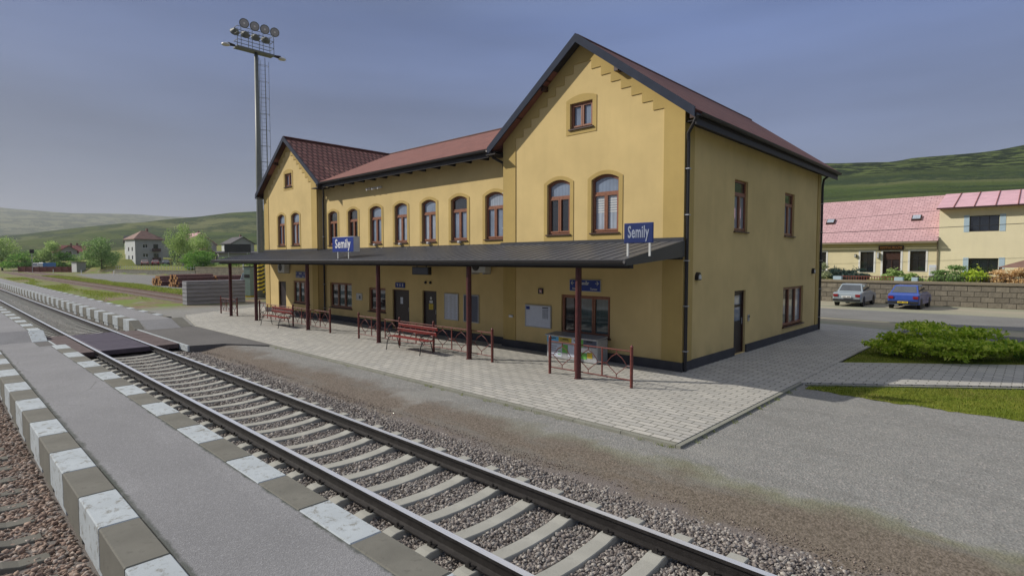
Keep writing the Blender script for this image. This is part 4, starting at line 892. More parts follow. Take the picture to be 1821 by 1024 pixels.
for x in (CX0, CX1-.002):
    mb.cut(); mb.add([(x, CY0, 2.72), (x, CY0, 2.87), (x, FY-.05, 3.34), (x, FY-.05, 2.93), (x+.03, CY0, 2.72), (x+.03, CY0, 2.87), (x+.03, FY-.05, 3.34), (x+.03, FY-.05, 2.93)], [(0,1,2,3),(7,6,5,4),(0,4,5,1),(1,5,6,2),(2,6,7,3),(3,7,4,0)])
cnp(mb, 'end_trim', 'dark_metal')
mb = MB(); mb.prism([(CY0, 2.735), (13.16, 2.935), (13.16, 2.95), (CY0, 2.75)], lambda u, v, d: (d, u, v), CX0+.035, CX1-.005)
cnp(mb, 'soffit', 'soffit')
mb = MB(); mb.box(CX0+.05, CX1-.02, 10.66, 10.80, 2.66, 2.75); mb.cut(); mb.box(CX0+.05, CX1-.02, 13.0, 13.15, 2.86, 2.925); cnp(mb, 'beam', 'soffit')
COLX = (-7.97, -11.86, -16.5, -21.65, -26.8, -29.95)
for x in COLX: mb = MB(); mb.lathe((x, 10.73, 0), [(.10, 0), (.10, .012), (.075, .014), (.075, 2.66)], 16); cnp(mb, 'column', 'post', smooth=False)
# station name signs standing on the canopy
def name_sign(x0, x1, z0, z1, y, label, deep=.02, lx=.09):
    root = empty('station_sign', ((x0+x1)/2, y, cz(y)), label=label, cat='station sign'); cx, zb = (x0+x1)/2, cz(y); hw = (x1-x0)/2
    mb = MB(); mb.box(-hw, hw, 0, deep, z0-zb, z1-zb); bd = mb.build('board', 'off_white' if deep > .1 else 'blue', root, bevel=.006)
    mb = MB(); mb.box(-hw+.012, hw-.012, -.006, 0, z0-zb+.012, z1-zb-.012); mb.build('sign_face', 'blue' if deep > .1 else 'navy', root)
    text_mesh('lettering', 'Semily', (z1-z0)*.82, 'white' if deep > .1 else 'pale_letter', root, face_front(0, -.009, (z0+z1)/2-zb+.012), bold=.008, ext=.003, squeeze=.78*(x1-x0)/(z1-z0)/2.45*1.0, space=1.07)
    mb = MB()
    for s in (-1, 1): mb.cut(); mb.box(s*(hw-lx)-.022, s*(hw-lx)+.022, .004, .03, 0, z0-zb+.02)
    mb.build('leg', 'off_white', root)
name_sign(-6.80, -6.07, 3.22, 3.665, 10.85, 'flat dark blue Semily name sign on the right end of the canopy roof')
name_sign(-19.52, -18.0, 3.15, 3.71, 10.7, 'boxy blue Semily name sign with pale side on the middle of the canopy roof', deep=.25, lx=.38)
# direction signs on the walls
def arrow(mb, x, z, s, y, k=.05):
    mb.box(min(x, x+s*.11), max(x, x+s*.11), y-.004, y, z-.008, z+.008); t = x+s*.115
    for e in (-1, 1): mb.obox((t-s*.03, y-.003, z+e*.027), (s, 0, -e*1.0), (0, 1, 0), (s*e, 0, 1), .042, .002, .008)
def dir_sign(cx, cz_, y, w, h, label):
    root = empty('direction_sign', (cx, y, cz_), label=label, cat='direction sign'); mb = MB(); mb.box(-w/2, w/2, -.03, 0, -h/2, h/2); mb.build('board', 'galv', root); mb = MB(); mb.box(-w/2+.015, w/2-.015, -.036, -.03, -h/2+.015, h/2-.015); mb.build('sign_face', 'blue', root)
    text_mesh('lettering', 'Směr', h*.42, 'off_white', root, face_front(0, -.038, h*.19), bold=.004, ext=.002)
    text_mesh('lettering', 'Stará Paka', h*.24, 'off_white', root, face_front(-w*.25, -.038, -h*.28), bold=.002, ext=.002); text_mesh('lettering', 'Turnov', h*.24, 'off_white', root, face_front(w*.29, -.038, -h*.28), bold=.002, ext=.002)
    mb = MB(); arrow(mb, -w*.34, h*.2, -1, -.037); arrow(mb, w*.34, h*.2, 1, -.037); mb.build('arrow', 'off_white', root)
dir_sign(-9.56, 2.11, FY, 1.1, .34, 'blue direction sign with two arrows above the right wing window'); dir_sign(-27.3, 2.11, FY, 1.05, .33, 'blue direction sign with two arrows above the left wing window')
def wall_board(name, x0, x1, z0, z1, y, mat, label, cat, frame='galv'):
    root = empty(name, ((x0+x1)/2, y, z0), label=label, cat=cat); w = (x1-x0)/2; h = z1-z0
    mb = MB(); mb.panel(rect(-w, w, 0, h), [rect(-w+.03, w-.03, .03, h-.03)], lambda u, v, d: (u, -d, v), .045, reveal=.0, edge=0); mb.build('frame', frame, root); mb = MB(); mb.box(-w+.03, w-.03, -.03, 0, .03, h-.03); mb.build('panel', mat, root); return root
nb = wall_board('notice_board', -11.88, -10.82, .74, 1.44, FY, 'paper', 'white notice board with small timetable left of the right wing window', 'notice board')
mb = MB(); mb.box(-.49, -.34, -.034, -.030, .55, .65); mb.build('blue_label', 'blue', nb); mb = MB(); mb.box(.18, .42, -.034, -.030, .615, .645); mb.build('heading_strip', 'black', nb)
mb = MB()
for i in range(11):
    for j in range(4): mb.box(.19+j*.06, .235+j*.06, -.034, -.030, .30+i*.027, .312+i*.027)
mb.build('timetable_lines', 'slate', nb)
tb = wall_board('timetable_poster', -16.2, -15.42, .63, 1.61, MY, 'paper', 'tall pale blue timetable poster right of the yellow notice door', 'timetable')
mb = MB()
for i in range(30):
    for j in range(3): mb.box(-.33+j*.23, -.33+j*.23+random.uniform(.1, .19), -.033, -.030, .07+i*.028, .082+i*.028)
mb.build('timetable_lines', 'galv', tb)
wall_board('display_case', -15.12, -14.32, .62, 1.61, MY, 'slate', 'dark blue empty display board beside the second column from the right', 'display board')
root = wall_board('smoking_ban_sign', -11.33, -11.15, 1.80, 1.97, FY, 'white', 'small square no smoking sign high on the right wing wall', 'ban sign', 'iron')
mb = MB(); mb.lathe((0, -.032, .085), [(.055, 0), (.055, .003)], 18, (0, -1, 0)); mb.build('red_disc', 'red_mark', root); mb = MB(); mb.lathe((0, -.036, .085), [(.04, 0), (.04, .003)], 18, (0, -1, 0)); mb.build('white_disc', 'white', root)
mb = MB(); mb.obox((0, -.042, .085), (1, 0, 1), (0, 1, 0), (-1, 0, 1), .04, .001, .006); mb.build('slash', 'red_mark', root)
root = wall_board('notice_sheet', -22.4, -21.95, 1.06, 1.36, MY, 'off_white', 'small pale notice between the two lower windows of the middle wall', 'notice', 'off_white')
mb = MB(); mb.box(-.02, .12, -.034, -.03, .06, .2); mb.build('pictogram', 'slate', root)
root = wall_board('toilet_sign', -19.35, -18.72, 1.72, 1.93, MY, 'blue', 'blue pictogram sign above the wider dark door', 'toilet sign', 'blue')
mb = MB()
for k, x in enumerate((.0, .18)):
    mb.lathe((x, -.032, .155), [(.018, 0), (.018, .004)], 10, (0, -1, 0)); mb.box(x-.022, x+.022, -.036, -.032, .05, .13)
mb.box(-.24, -.13, -.036, -.032, .12, .14); mb.box(-.195, -.175, -.036, -.032, .05, .12); mb.build('pictogram', 'white', root)
# screen hanging under the canopy
root = empty('departure_display', (-16.9, 12.9, 2.66), label='long dark blue departure display hanging under the canopy', cat='display'); mb = MB(); mb.box(-.5, .5, -.08, .08, -.36, -.06); mb.build('casing', 'iron', root, bevel=.01)
mb = MB(); mb.box(-.46, .46, -.086, -.08, -.33, -.09); mb.build('screen', 'slate', root); mb = MB(); mb.box(-.3, -.27, -.015, .015, -.06, 0); mb.cut(); mb.box(.27, .3, -.015, .015, -.06, 0); mb.build('hanger', 'iron', root)
# things on the doors
def sticker(x0, x1, z0, z1, y, mat, name, label, cat):
    mb = MB(); mb.box(-(x1-x0)/2, (x1-x0)/2, -.004, 0, 0, z1-z0); o = mb.build(name, mat); o.location = ((x0+x1)/2, y, z0); return tag(o, label, cat)
s_ = sticker(-19.17, -19.0, 1.05, 1.32, MY+.085, 'paper', 'door_notice', 'small white sheet on the wider dark door', 'notice')
s_ = sticker(-17.28, -17.02, .93, 1.15, MY+.085, 'yel', 'warning_notice', 'yellow warning notice on the narrower dark door', 'notice'); mb = MB()
for i in range(3): mb.box(-.09, .09, -.006, -.004, .05+i*.05, .062+i*.05)
mb.build('printed_lines', 'black', s_)
s_ = sticker(-17.25, -17.05, 1.18, 1.28, MY+.085, 'off_white', 'door_notice', 'pale sticker above the yellow notice on the narrower dark door', 'notice'); mb = MB(); mb.lathe((0, -.002, .19), [(.06, 0), (.06, .004)], 16, (0, -1, 0)); mb.lathe((0, -.006, .19), [(.035, 0), (.035, .003)], 16, (0, -1, 0)); mb.build('round_mark', 'off_white', s_)
for i, x in enumerate((-17.35, -17.05)):
    mb = MB(); mb.lathe((0, 0, 0), [(.05, 0), (.06, .03), (.04, .07)], 12, (0, -1, 0)); o = mb.build('signal_bell', 'iron'); o.location = (x, MY, 1.98); tag(o, ('left' if i == 0 else 'right')+' one of two small dark bells above the narrower dark door', 'bell')

# ================================================================== railings, benches, bin
def fence(xs_posts, panels_per, y, label):
    x0, x1 = min(xs_posts), max(xs_posts); root = empty('railing', ((x0+x1)/2, y, 0), label=label, cat='railing'); ox = (x0+x1)/2
    def P(mb, n, m): mb.v = [(a-ox, b, c) for a, b, c in mb.v]; return mb.build(n, m, root)
    for x in xs_posts: mb = MB(); mb.lathe((x, 0, 0), [(.036, 0), (.036, .90), (.042, .905), (.042, .92), (.030, .93), (.018, .955), (.004, .965)], 12); P(mb, 'post', 'rail_red')
    ps = sorted(xs_posts)
    for a, b in zip(ps[:-1], ps[1:]):
        for z in (.17, .82): mb = MB(); mb.tube([(a, 0, z), (b, 0, z)], .016, 6); P(mb, 'rail', 'rail_red')
        n = max(1, round((b-a)/.86)); w = (b-a)/n
        for i in range(n):
            c = a+(i+.5)*w; r = w*.36; mb = MB()
            if i < n-1: mb.box(a+(i+1)*w-.014, a+(i+1)*w+.014, -.014, .014, .17, .82)
            top, mid, bot = .73, .48, .26
            # ogee diamond: curved shoulders above, straight V below
            for s in (-1, 1): mb.tube([(c, 0, top), (c+s*r*.5, 0, top-.085), (c+s*r, 0, mid), (c, 0, bot)], .011, 5); mb.tube([(c+s*r, 0, mid), (c+s*w*.5, 0, mid)], .010, 5)
            mb.tube([(c, 0, top), (c, 0, .82)], .011, 5); mb.tube([(c, 0, bot), (c, 0, .17)], .011, 5)
            P(mb, 'ornament', 'rail_red')
fence([-6.51, -8.86], 3, 10.75, 'short red brown railing with ring ornaments at the right end column')
fence([-11.0, -13.6, -15.4, -17.93], 3, 10.82, 'long red brown railing behind the bench in the middle of the canopy')
fence([-20.09, -23.27, -26.73], 3, 10.86, 'long red brown railing behind the bench near the left wing')
fence([-29.6, -31.85], 3, 10.9, 'short red brown railing around the leftmost canopy column')
def bench(x, y, label, n):
    root = empty('bench', (x, y, 0), label=label, cat='bench'); L = 1.0
    for i in range(4): mb = MB(); mb.box(-L, L, -.16+i*.105, -.07+i*.105, .405+(.02 if i == 0 else 0)-.006*i, .435-.006*i+(.0)); mb.build('seat_slat', 'bench_red', root, bevel=.006)
    for i in range(2): mb = MB(); mb.obox((0, .30+i*.045, .60+i*.145), (1, 0, 0), (0, -.3, 1), (0, 1, .3), L, .055, .014); mb.build('back_slat', 'bench_red', root, bevel=.006)
    for s in (-1, 1):
        X = s*(L-.13); mb = MB()
        mb.tube([(X, -.25, 0), (X, -.23, .04), (X, -.20, .25), (X, -.15, .38), (X, -.02, .41), (X, .18, .39), (X, .27, .45), (X, .37, .82)], .015, 6)
        mb.tube([(X, .27, 0), (X, .25, .05), (X, .20, .28), (X, .16, .39)], .015, 6)
        mb.tube([(X, -.14, .38), (X, -.24, .45), (X, -.22, .54), (X, -.12, .56), (X, -.10, .50), (X, -.16, .48)], .011, 6); mb.tube([(X, -.22, .54), (X, -.05, .61), (X, .16, .60), (X, .31, .62)], .012, 6)
        mb.tube([(X, -.15, .36), (X, -.10, .30), (X, -.16, .27), (X, -.19, .31)], .009, 5); mb.build('side_frame', 'iron', root)
bench(-14.18, 10.30, 'red slatted bench with black iron frame in front of the middle railing', 1); bench(-23.93, 10.35, 'red slatted bench with black iron frame in front of the left railing', 2)
def bins():
    root = empty('recycling_cabinet', (-9.55, 12.78, 0), label='grey recycling cabinet covered with coloured stickers under the right wing window', cat='recycling cabinet')
    mb = MB(); mb.box(-.92, .92, -.26, .26, 0.02, .92); mb.build('casing', 'galv', root, bevel=.02); mb = MB(); mb.obox((0, -.05, .955), (1, 0, 0), (0, 1, .12), (0, -.12, 1), .94, .27, .025); mb.build('lid', 'galv', root)
    f = lambda a, b, c, d_, m, n='sticker': (lambda q: q.build(n, m, root))(MB().box(a, b, -.268, -.261, c, d_))
    root.scale = (.97, 1, .72)
    f(-.90, -.46, .66, .90, 'cyan_p'); f(-.45, .02, .66, .90, 'yel'); f(.03, .28, .66, .90, 'paper'); f(.29, .44, .60, .90, 'green_p'); f(.45, .90, .62, .90, 'slate')
    f(-.84, -.34, .10, .60, 'paper'); f(-.32, -.12, .28, .60, 'green_p'); f(-.10, .14, .16, .60, 'paper'); f(.16, .70, .40, .56, 'white'); f(.16, .56, .14, .38, 'green_p'); f(.58, .76, .20, .42, 'yel')
    mb = MB()
    for i in range(5): mb.box(-.80, -.55+.03*(i % 3), -.272, -.268, .16+i*.085, .18+i*.085)
    mb.cut()
    for i in range(3): mb.box(.50, .86, -.272, -.268, .68+i*.07, .70+i*.07)
    mb.cut()
    for i in range(3): mb.box(-.42, -.05, -.272, -.268, .72+i*.05, .735+i*.05)
    mb.build('printed_lines', 'slate', root); mb = MB()
    for i in range(3): mb.box(-.48, -.37, -.272, -.268, .18+i*.12, .21+i*.12)
    mb.build('printed_lines', 'green_p', root); mb = MB()
    for x in (-.66, -.2, .2, .66): mb.cut(); mb.box(x-.1, x+.1, -.272, -.262, .80, .84)
    mb.build('slot', 'black', root)
bins()

# ================================================================== floodlight mast
def mast():
    X, Y = -43.3, 17.75; root = empty('light_mast', (X, Y, -.1), label='tall grey floodlight mast with ladder and yellow black striped foot behind the left wing', cat='light mast'); H = 18.55
    mb = MB(); mb.tube([(0, 0, 0), (0, 0, 3), (0, 0, 9), (0, 0, H)], [.27, .25, .20, .13], 14); mb.build('pole', 'grey_metal', root, smooth=True)
    mb = MB(); n = 20
    for i in range(8):
        for k in range(n):
            a0, a1 = 2*pi*k/n, 2*pi*(k+1)/n; z = .45+i*.3; r = .268-.002*i
            for a, b in ((a0, a1),):
                za, zb = z+.25*(k/n), z+.25*((k+1)/n); h = .15
                mb.cur = 0; mb.add([(r*cos(a), r*sin(a), za), (r*cos(b), r*sin(b), zb), (r*cos(b), r*sin(b), zb+h), (r*cos(a), r*sin(a), za+h)], [(0,1,2,3)])
                mb.cur = 1; mb.add([(r*cos(a), r*sin(a), za+h), (r*cos(b), r*sin(b), zb+h), (r*cos(b), r*sin(b), zb+.3), (r*cos(a), r*sin(a), za+.3)], [(0,1,2,3)])
    mb.build('striped_sleeve', ['yel', 'black'], root, fixn=False)
    # ladder with cage on the side towards the station
    mb = MB()
    for s in (-.2, .2): mb.tube([(.1+s*.3, .45+s, 2.5), (.1+s*.3, .38+s, H-.3)], .022, 5)
    for i in range(int((H-3)/.3)): z = 2.6+i*.3; mb.tube([(.04, .25, z), (.16, .65, z)], .012, 4)
    for i in range(13): z = 3.2+i*1.2; mb.tube([(.0, .05, z), (.25, .15, z), (.45, .45, z), (.35, .78, z), (.1, .80, z)], .018, 4)
    for p in ((.45, .45), (.35, .78), (.3, .2)): mb.tube([(p[0], p[1], 3.2), (p[0], p[1], H-.6)], .014, 4)
    mb.build('ladder', 'grey_metal', root)
    mb = MB(); mb.box(-.35, .35, -1.5, 1.25, H-.05, H+.06); mb.tube([(0, -1.9, H+.12), (0, -1.4, H+.02)], .045, 6); mb.tube([(0, 1.2, H+.02), (0, 1.7, H+.0)], .045, 6); mb.build('platform_arm', 'grey_metal', root)
    mb = MB()
    for sx in (-.35, .35):
        for z in (.5, 1.0, 1.45): mb.tube([(sx, -1.45, H+z), (sx, 1.2, H+z)], .022, 5)
        for i in range(4): y = -1.2+i*.8; mb.tube([(sx, y, H+.05), (sx, y, H+1.55)], .022, 5)
    for y in (-1.45, 1.2):
        for z in (.5, 1.0, 1.45): mb.tube([(-.35, y, H+z), (.35, y, H+z)], .022, 5)
    mb.build('guard_rail', 'grey_metal', root)
    for s, ax in ((.35, Vector((1, -.28, -.28))), (-.35, Vector((-1, .25, -.45)))):
        for i in range(4): c = Vector((s+.05*(1 if s > 0 else -1), (-.98 if s > 0 else -1.35)+i*.75, H+(1.72 if s > 0 else 1.25))); mb = MB(); mb.lathe(c, [(.08, -.28), (.16, -.18), (.31, 0), (.335, .025), (.30, .03)], 18, ax); fl = mb.build('floodlight', 'grey_metal', root); mb = MB(); mb.lathe(c, [(.28, .034), (.28, .042)], 18, ax); mb.build('lens', 'galv', fl); mb = MB(); mb.lathe(c, [(.07, .043), (.07, .05)], 10, ax); mb.build('bulb', 'white', fl)
    for s, y in ((-1, -2.15), (1, 1.98)):
        mb = MB(); mb.tube([(0, y-s*.62, H+.08), (0, y-s*.15, H+.08)], [.08, .14], 8); mb.build('lamp_neck', 'iron', root); mb = MB(); mb.lathe((0, y, H-.04), [(.24, -.03), (.29, 0), (.26, .09), (.10, .16)], 16); mb.build('street_lamp_head', 'off_white', root)
mast()
def cabinet():
    root = empty('switch_cabinet', (-44.6, 17.5, -.1), rz=radians(-62), label='pale green electrical cabinet on a yellow base beside the mast', cat='switch cabinet')
    mb = MB(); mb.box(-.42, .42, -.3, .3, .22, 2.42); mb.build('casing', 'cab_green', root, bevel=.015); mb = MB(); mb.box(-.45, .45, -.34, .34, 2.42, 2.48); mb.build('cap', 'gutter', root); mb = MB(); mb.box(-.38, .38, -.27, .27, 0, .22); mb.build('base', 'yel', root); mb = MB(); mb.box(.0, .26, -.31, -.30, 1.7, 1.95); mb.build('vent', 'iron', root); mb = MB(); mb.box(.42, .43, -.25, .25, 1.6, 1.85); mb.build('vent', 'iron', root)
cabinet()
mb = MB(); mb.box(-1.6, 1.6, -1.2, 1.2, 0, .08); o = mb.build('mast_slab', 'conc'); o.location = (-44.3, 18.2, -.1); tag(o, 'flat concrete slab carrying the mast and the cabinet', 'concrete slab')
mb = MB()
for i in range(6): mb.box(-.45, .45, 0, 3.7, i*.262, i*.262+.256)
o = mb.build('timber_wall', 'timber', bevel=.015); o.location = (-40.85, 11.75, -.1); tag(o, 'stacked weathered grey timber wall ending the siding track', 'buffer wall')
# logs
def logs():
    k = 0
    for st, (bx, by, ln, rows) in enumerate(((-73.5, 18.4, 3.0, (5, 5, 4, 3)), (-68.3, 18.7, 4.4, (5, 5, 4, 4, 3)), (-69.5, 23.2, 4.2, (5, 4, 4, 3)), (-67.0, 27.5, 4.2, (5, 5, 4, 3)))):
        d = Vector((-.30, .95, 0)); side = Vector((.95, .30, 0)); z = .05
        for r, n in enumerate(rows):
            for i in range(n):
                rad = random.uniform(.13, .17); c = Vector((bx, by, 0))+side*((i-n/2)*.35+(r % 2)*.1)+d*random.uniform(-.12, .12)+Vector((0, 0, z+rad-.1))
                mb = MB(); mb.tube([(0, 0, 0), tuple(d*ln*.5), tuple(d*ln)], [rad, rad*.97, rad*.92], 9, cap=False); o = mb.build('log', 'log_bark'); o.location = c
                e = MB()
                for t, q in ((0, rad), (ln, rad*.92)): e.cut(); e.tube([tuple(d*(t-.004)), tuple(d*(t+.004))], q*.98, 9)
                e.build('cut_end', 'log_end', o); k += 1
                tag(o, ['cut log in the left stack with orange ends behind the siding', 'cut log in the second stack just left of the timber wall', 'cut log in the stack seen over the timber wall', 'cut log in the rearmost stack seen over the timber wall'][st], 'log', 'logs stacked behind the siding')
            z += .27
logs()

# ================================================================== vegetation
def leaves(n, centres, radii, size, flat=.75, seed=0):
    """n leaf quads spread through a union of ellipsoids"""
    r_ = np.random.default_rng(seed); k = r_.choice(len(centres), n, p=(radii**3).prod(1)**.5/((radii**3).prod(1)**.5).sum() if radii.ndim > 1 else None)
    d = r_.normal(size=(n, 3)); d /= np.linalg.norm(d, axis=1)[:, None]; rr = r_.uniform(.25, 1, n)**.45
    P = centres[k]+d*rr[:, None]*radii[k]*(1+.15*r_.normal(size=(n, 1)))
    a = r_.normal(size=(n, 3)); a /= np.linalg.norm(a, axis=1)[:, None]; b = np.cross(a, r_.normal(size=(n, 3))); b /= np.linalg.norm(b, axis=1)[:, None]
    s = size*r_.uniform(.6, 1.4, (n, 1)); V = np.stack([P-a*s*.5, P+b*s*.33*flat, P+a*s*.5, P-b*s*.33*flat], 1).reshape(-1, 3)
    F = np.arange(4*n).reshape(n, 4); return V, F
def tree(name, x, y, z, h, w, n, size, mat, label, cat='tree', trunk='bark', style='round', seed=1, group=None):
    r_ = random.Random(seed); root = empty(name, (x, y, z), label=label, cat=cat, group=group)
    mb = MB(); th = h*(.8 if style != 'bush' else .5); tr = max(.03, h*.018); lean = r_.uniform(-.04, .04)*h
    mb.tube([(0, 0, -.1), (lean*.3, 0, th*.3), (lean, lean*.5, th)], [tr*1.4, tr, tr*.25], 7)
    nb = 9 if style != 'bush' else 6; cs, rs = [], []
    for i in range(nb):
        a = i*2.4+r_.uniform(-.4, .4); t = r_.uniform(.25, .85) if style != 'bush' else r_.uniform(.1, .5); L = w*.5*r_.uniform(.5, .85)*(1.1-t*.6 if style == 'cone' else 1)
        p0 = Vector((lean*t, 0, th*t)); p1 = p0+Vector((cos(a)*L, sin(a)*L, h*.10+L*.25)); mb.tube([p0, (p0+p1)/2+Vector((0, 0, .03*h)), p1], [tr*.5, tr*.3, tr*.1], 5)
        cs.append(p1)
        rs.append((w*.24*r_.uniform(.7, 1.2),)*2+(h*.15*r_.uniform(.7, 1.2),))
    for i in range(16 if h > 3.5 else 12):
        t = r_.uniform(.10 if style in ('bush', 'willow') else .14, .95); a = r_.uniform(0, 6.3); prof = {'round': sin(pi*min(1, t*.95))*.42, 'cone': (1-t)*.45, 'bush': .42*sqrt(max(0, 1-t*t)), 'willow': .45*sin(pi*(.2+.75*t)), 'birch': .36*sin(pi*t**.7)}[style]
        R = w*prof*r_.uniform(.3, 1); cs.append(Vector((cos(a)*R, sin(a)*R, h*t))); q = w*(.20 if style != 'cone' else .2*(1.15-t)); rs.append((q, q, h*.11))
    if h < 1.4:
        for i in range(26): t = r_.uniform(.3, .98); a = r_.uniform(0, 6.3); R = w*.46*sqrt(max(0, 1-t*t))*r_.uniform(.5, 1.1); cs.append(Vector((cos(a)*R, sin(a)*R, h*t*r_.uniform(.8, 1.12)))); rs.append((w*.075, w*.075, h*.10))
    mb.build('trunk', trunk, root)
    V, F = leaves(int(n*(1.9 if h > 3.5 else 1.3)), np.array([tuple(c) for c in cs]), np.array(rs), size, seed=seed); V[:, 2] = np.maximum(V[:, 2], .02)
    npmesh('crown', V, F, mat, root); return root
# bushes on the lawn in the east
tree('shrub', -2.2, 20.3, -.02, 1.02, 2.6, 3700, .12, 'lf_bush', 'large yellow green shrub on the lawn beside the paved path', 'shrub', style='bush', seed=3)
tree('shrub', -3.05, 19.85, -.02, .72, 1.3, 1500, .11, 'lf_bush', 'left low end shrub of the yellow green clump on the lawn', 'shrub', style='bush', seed=4)
tree('shrub', -1.25, 20.8, -.02, .90, 1.8, 2300, .12, 'lf_bush', 'middle yellow green shrub right of the largest one on the lawn', 'shrub', style='bush', seed=5)
tree('shrub', 0.15, 21.7, -.02, .66, 1.9, 2800, .10, 'lf_bush2', 'deeper green shrub cut by the right edge of the photo', 'shrub', style='bush', seed=6)
# plants on the inn terrace
def pl(x, h, w, mat, label, seed, y=48.2, n=2400, s=.13): tree('garden_shrub', x, y, 1.2, h*1.12, w*1.25, n, s, mat, label, 'shrub', style='bush', seed=seed, group='shrubs on the terrace of the inn')
pl(-12.4, 1.25, 1.6, 'lf_pale', 'pale variegated shrub at the left end of the terrace behind the station corner', 11)
pl(-11.2, 1.0, 1.7, 'lf_blue', 'dark blue green shrub right of the pale shrub on the terrace', 12); pl(-10.0, 1.05, 1.4, 'lf_blue', 'dark blue green shrub just below the left inn window', 13)
pl(-7.6, .95, 1.3, 'lf_light', 'wispy light green shrub beside the dark inn door', 14); pl(-6.5, .65, 1.0, 'lf_light', 'low light green shrub under the grey meter box', 15)
pl(-4.9, .85, 1.1, 'lf_mid', 'mid green shrub under the seam between the two houses', 16); pl(-4.0, 1.15, 1.4, 'lf_mid', 'taller mid green shrub left of the lower triple window', 17); pl(-3.0, 1.1, 1.4, 'lf_bush', 'yellow green shrub under the lower triple window', 18)
pl(-1.9, .95, 1.3, 'lf_orange', 'peach flowering shrub right of the lower triple window', 19); pl(-.9, 1.0, 1.3, 'lf_orange', 'peach flowering shrub at the right edge before the awning', 20); pl(.2, .9, 1.4, 'lf_mid', 'green shrub at the very right end of the terrace', 21)
# west trees
T = [('conifer', -302, 14, 1, 17, 9, 'lf_dark', 'dark conifer behind the light tree at the far left edge', 'cone', 1700, .6),
 ('broadleaf_tree', -214, 15.3, 0, 9.5, 9, 'lf_light', 'light green tree at the far left edge above the blue car', 'round', 2600, .45),
 ('broadleaf_tree', -205, 18.5, 0, 5.0, 9, 'lf_willow', 'low mid green tree between the blue car and the signal', 'bush', 2200, .4),
 ('broadleaf_tree', -208, 22.0, 0, 5.6, 8, 'lf_mid', 'bushy green tree right behind the signal post', 'round', 1900, .4),
 ('broadleaf_tree', -203, 24.8, .2, 8.6, 5.5, 'lf_light', 'slim light green tree above the blue truck', 'birch', 1800, .4),
 ('broadleaf_tree', -200, 28.0, .2, 4.8, 7.5, 'lf_willow', 'green bushy tree right of the blue truck', 'bush', 1700, .4),
 ('broadleaf_tree', -196, 31.5, .2, 4.2, 8.0, 'lf_light', 'light green bushy tree in front of the red roofed house', 'bush', 1800, .4),
 ('broadleaf_tree', -192, 35, .2, 4.6, 7, 'lf_mid', 'mid green bushy tree between red roofed house and shed', 'round', 1700, .4),
 ('broadleaf_tree', -163, 29.3, -.1, 8.7, 7.8, 'lf_mid', 'large mid green tree just right of the pale shed', 'round', 3400, .36),
 ('broadleaf_tree', -255, 56, 4, 6.5, 5, 'lf_mid', 'small distant green tree left of the white grey house', 'birch', 900, .4),
 ('conifer', -148, 41.2, 1.2, 6.6, 3.6, 'lf_blue', 'blue green conifer hugging the left side of the tall birch', 'cone', 1600, .3),
 ('birch_tree', -138, 39.6, -.1, 10.8, 6.4, 'lf_light', 'tall light green birch behind the log stacks', 'birch', 3400, .30),
 ('birch_tree', -131, 41.3, 1.2, 7.4, 5.2, 'lf_light', 'shorter light green birch right of the tall one', 'birch', 1900, .28),
 ('willow_bush', -121.5, 37.4, -.1, 5.0, 5.6, 'lf_willow', 'dense bright green willow bush before the brown stone wall', 'willow', 3600, .26),
 ('broadleaf_tree', -136, 35.9, -.1, 2.2, 4.4, 'lf_mid', 'low leafy bush below the tall birch with pale flowers', 'bush', 1500, .26),
 ('broadleaf_tree', -143, 33.7, -.1, 1.5, 2.2, 'lf_willow', 'small round green bush before the low grey wall', 'bush', 800, .2)]
for i, (nm_, x, y, z, h, w, m, lb, st, n, s) in enumerate(T): tree(nm_, x, y, z, h, w, n, s, m, lb, 'tree' if 'bush' not in nm_ else 'bush', 'birch' if 'birch' in nm_ else 'bark', st, 40+i)
# hedge row behind the brown stone wall
for i in range(9): x = -116+i*4.4; tree('hedge_bush', x, 41.2+i*.35, 1.5, 1.9+.3*(i % 3), 5.2, 1100, .26, 'lf_willow' if i % 2 else 'lf_mid', 'green hedge bush growing behind the brown stone wall', 'hedge bush', style='bush', seed=70+i, group='hedge bushes behind the brown stone wall')
def blades(name, polyf, n, h, mat, label, z, x0, x1, y0, y1, seed=1, wd=.012):
    r_ = np.random.default_rng(seed); X = r_.uniform(x0, x1, n); Y = r_.uniform(y0, y1, n); m = polyf(X, Y); X, Y = X[m], Y[m]; n = len(X)
    a = r_.uniform(0, 2*pi, n); H = h*r_.uniform(.4, 1.3, n); l = H*r_.uniform(.1, .8, n); b = r_.uniform(0, 2*pi, n); Z = np.full(n, z)
    w = wd*r_.uniform(.6, 1.4, n); P0 = np.stack([X-np.cos(a)*w, Y-np.sin(a)*w, Z], 1); P1 = np.stack([X+np.cos(a)*w, Y+np.sin(a)*w, Z], 1); P2 = np.stack([X+np.cos(b)*l, Y+np.sin(b)*l, Z+H], 1)
    o = npmesh(name, np.stack([P0, P1, P2], 1).reshape(-1, 3), np.arange(3*n).reshape(n, 3), mat); return tag(o, label, 'grass', kind='stuff')
inp = lambda pts: (lambda X, Y: np.array([pip(x, y, pts) for x, y in zip(X, Y)], bool))
def pip(x, y, P):
    c = False; j = len(P)-1
    for i in range(len(P)):
        if (P[i][1] > y) != (P[j][1] > y) and x < (P[j][0]-P[i][0])*(y-P[i][1])/(P[j][1]-P[i][1])+P[i][0]: c = not c
        j = i
    return c
blades('grass', inp([(-3.75, 13.58), (-2.4, 13.44), (0.3, 13.50), (1.2, 17.9), (-3.7, 14.02)]), 26000, .045, 'lf_grass', 'short grass of the verge in front of the paved path', -.050, -3.8, 1.2, 13.3, 18, 2, .006)
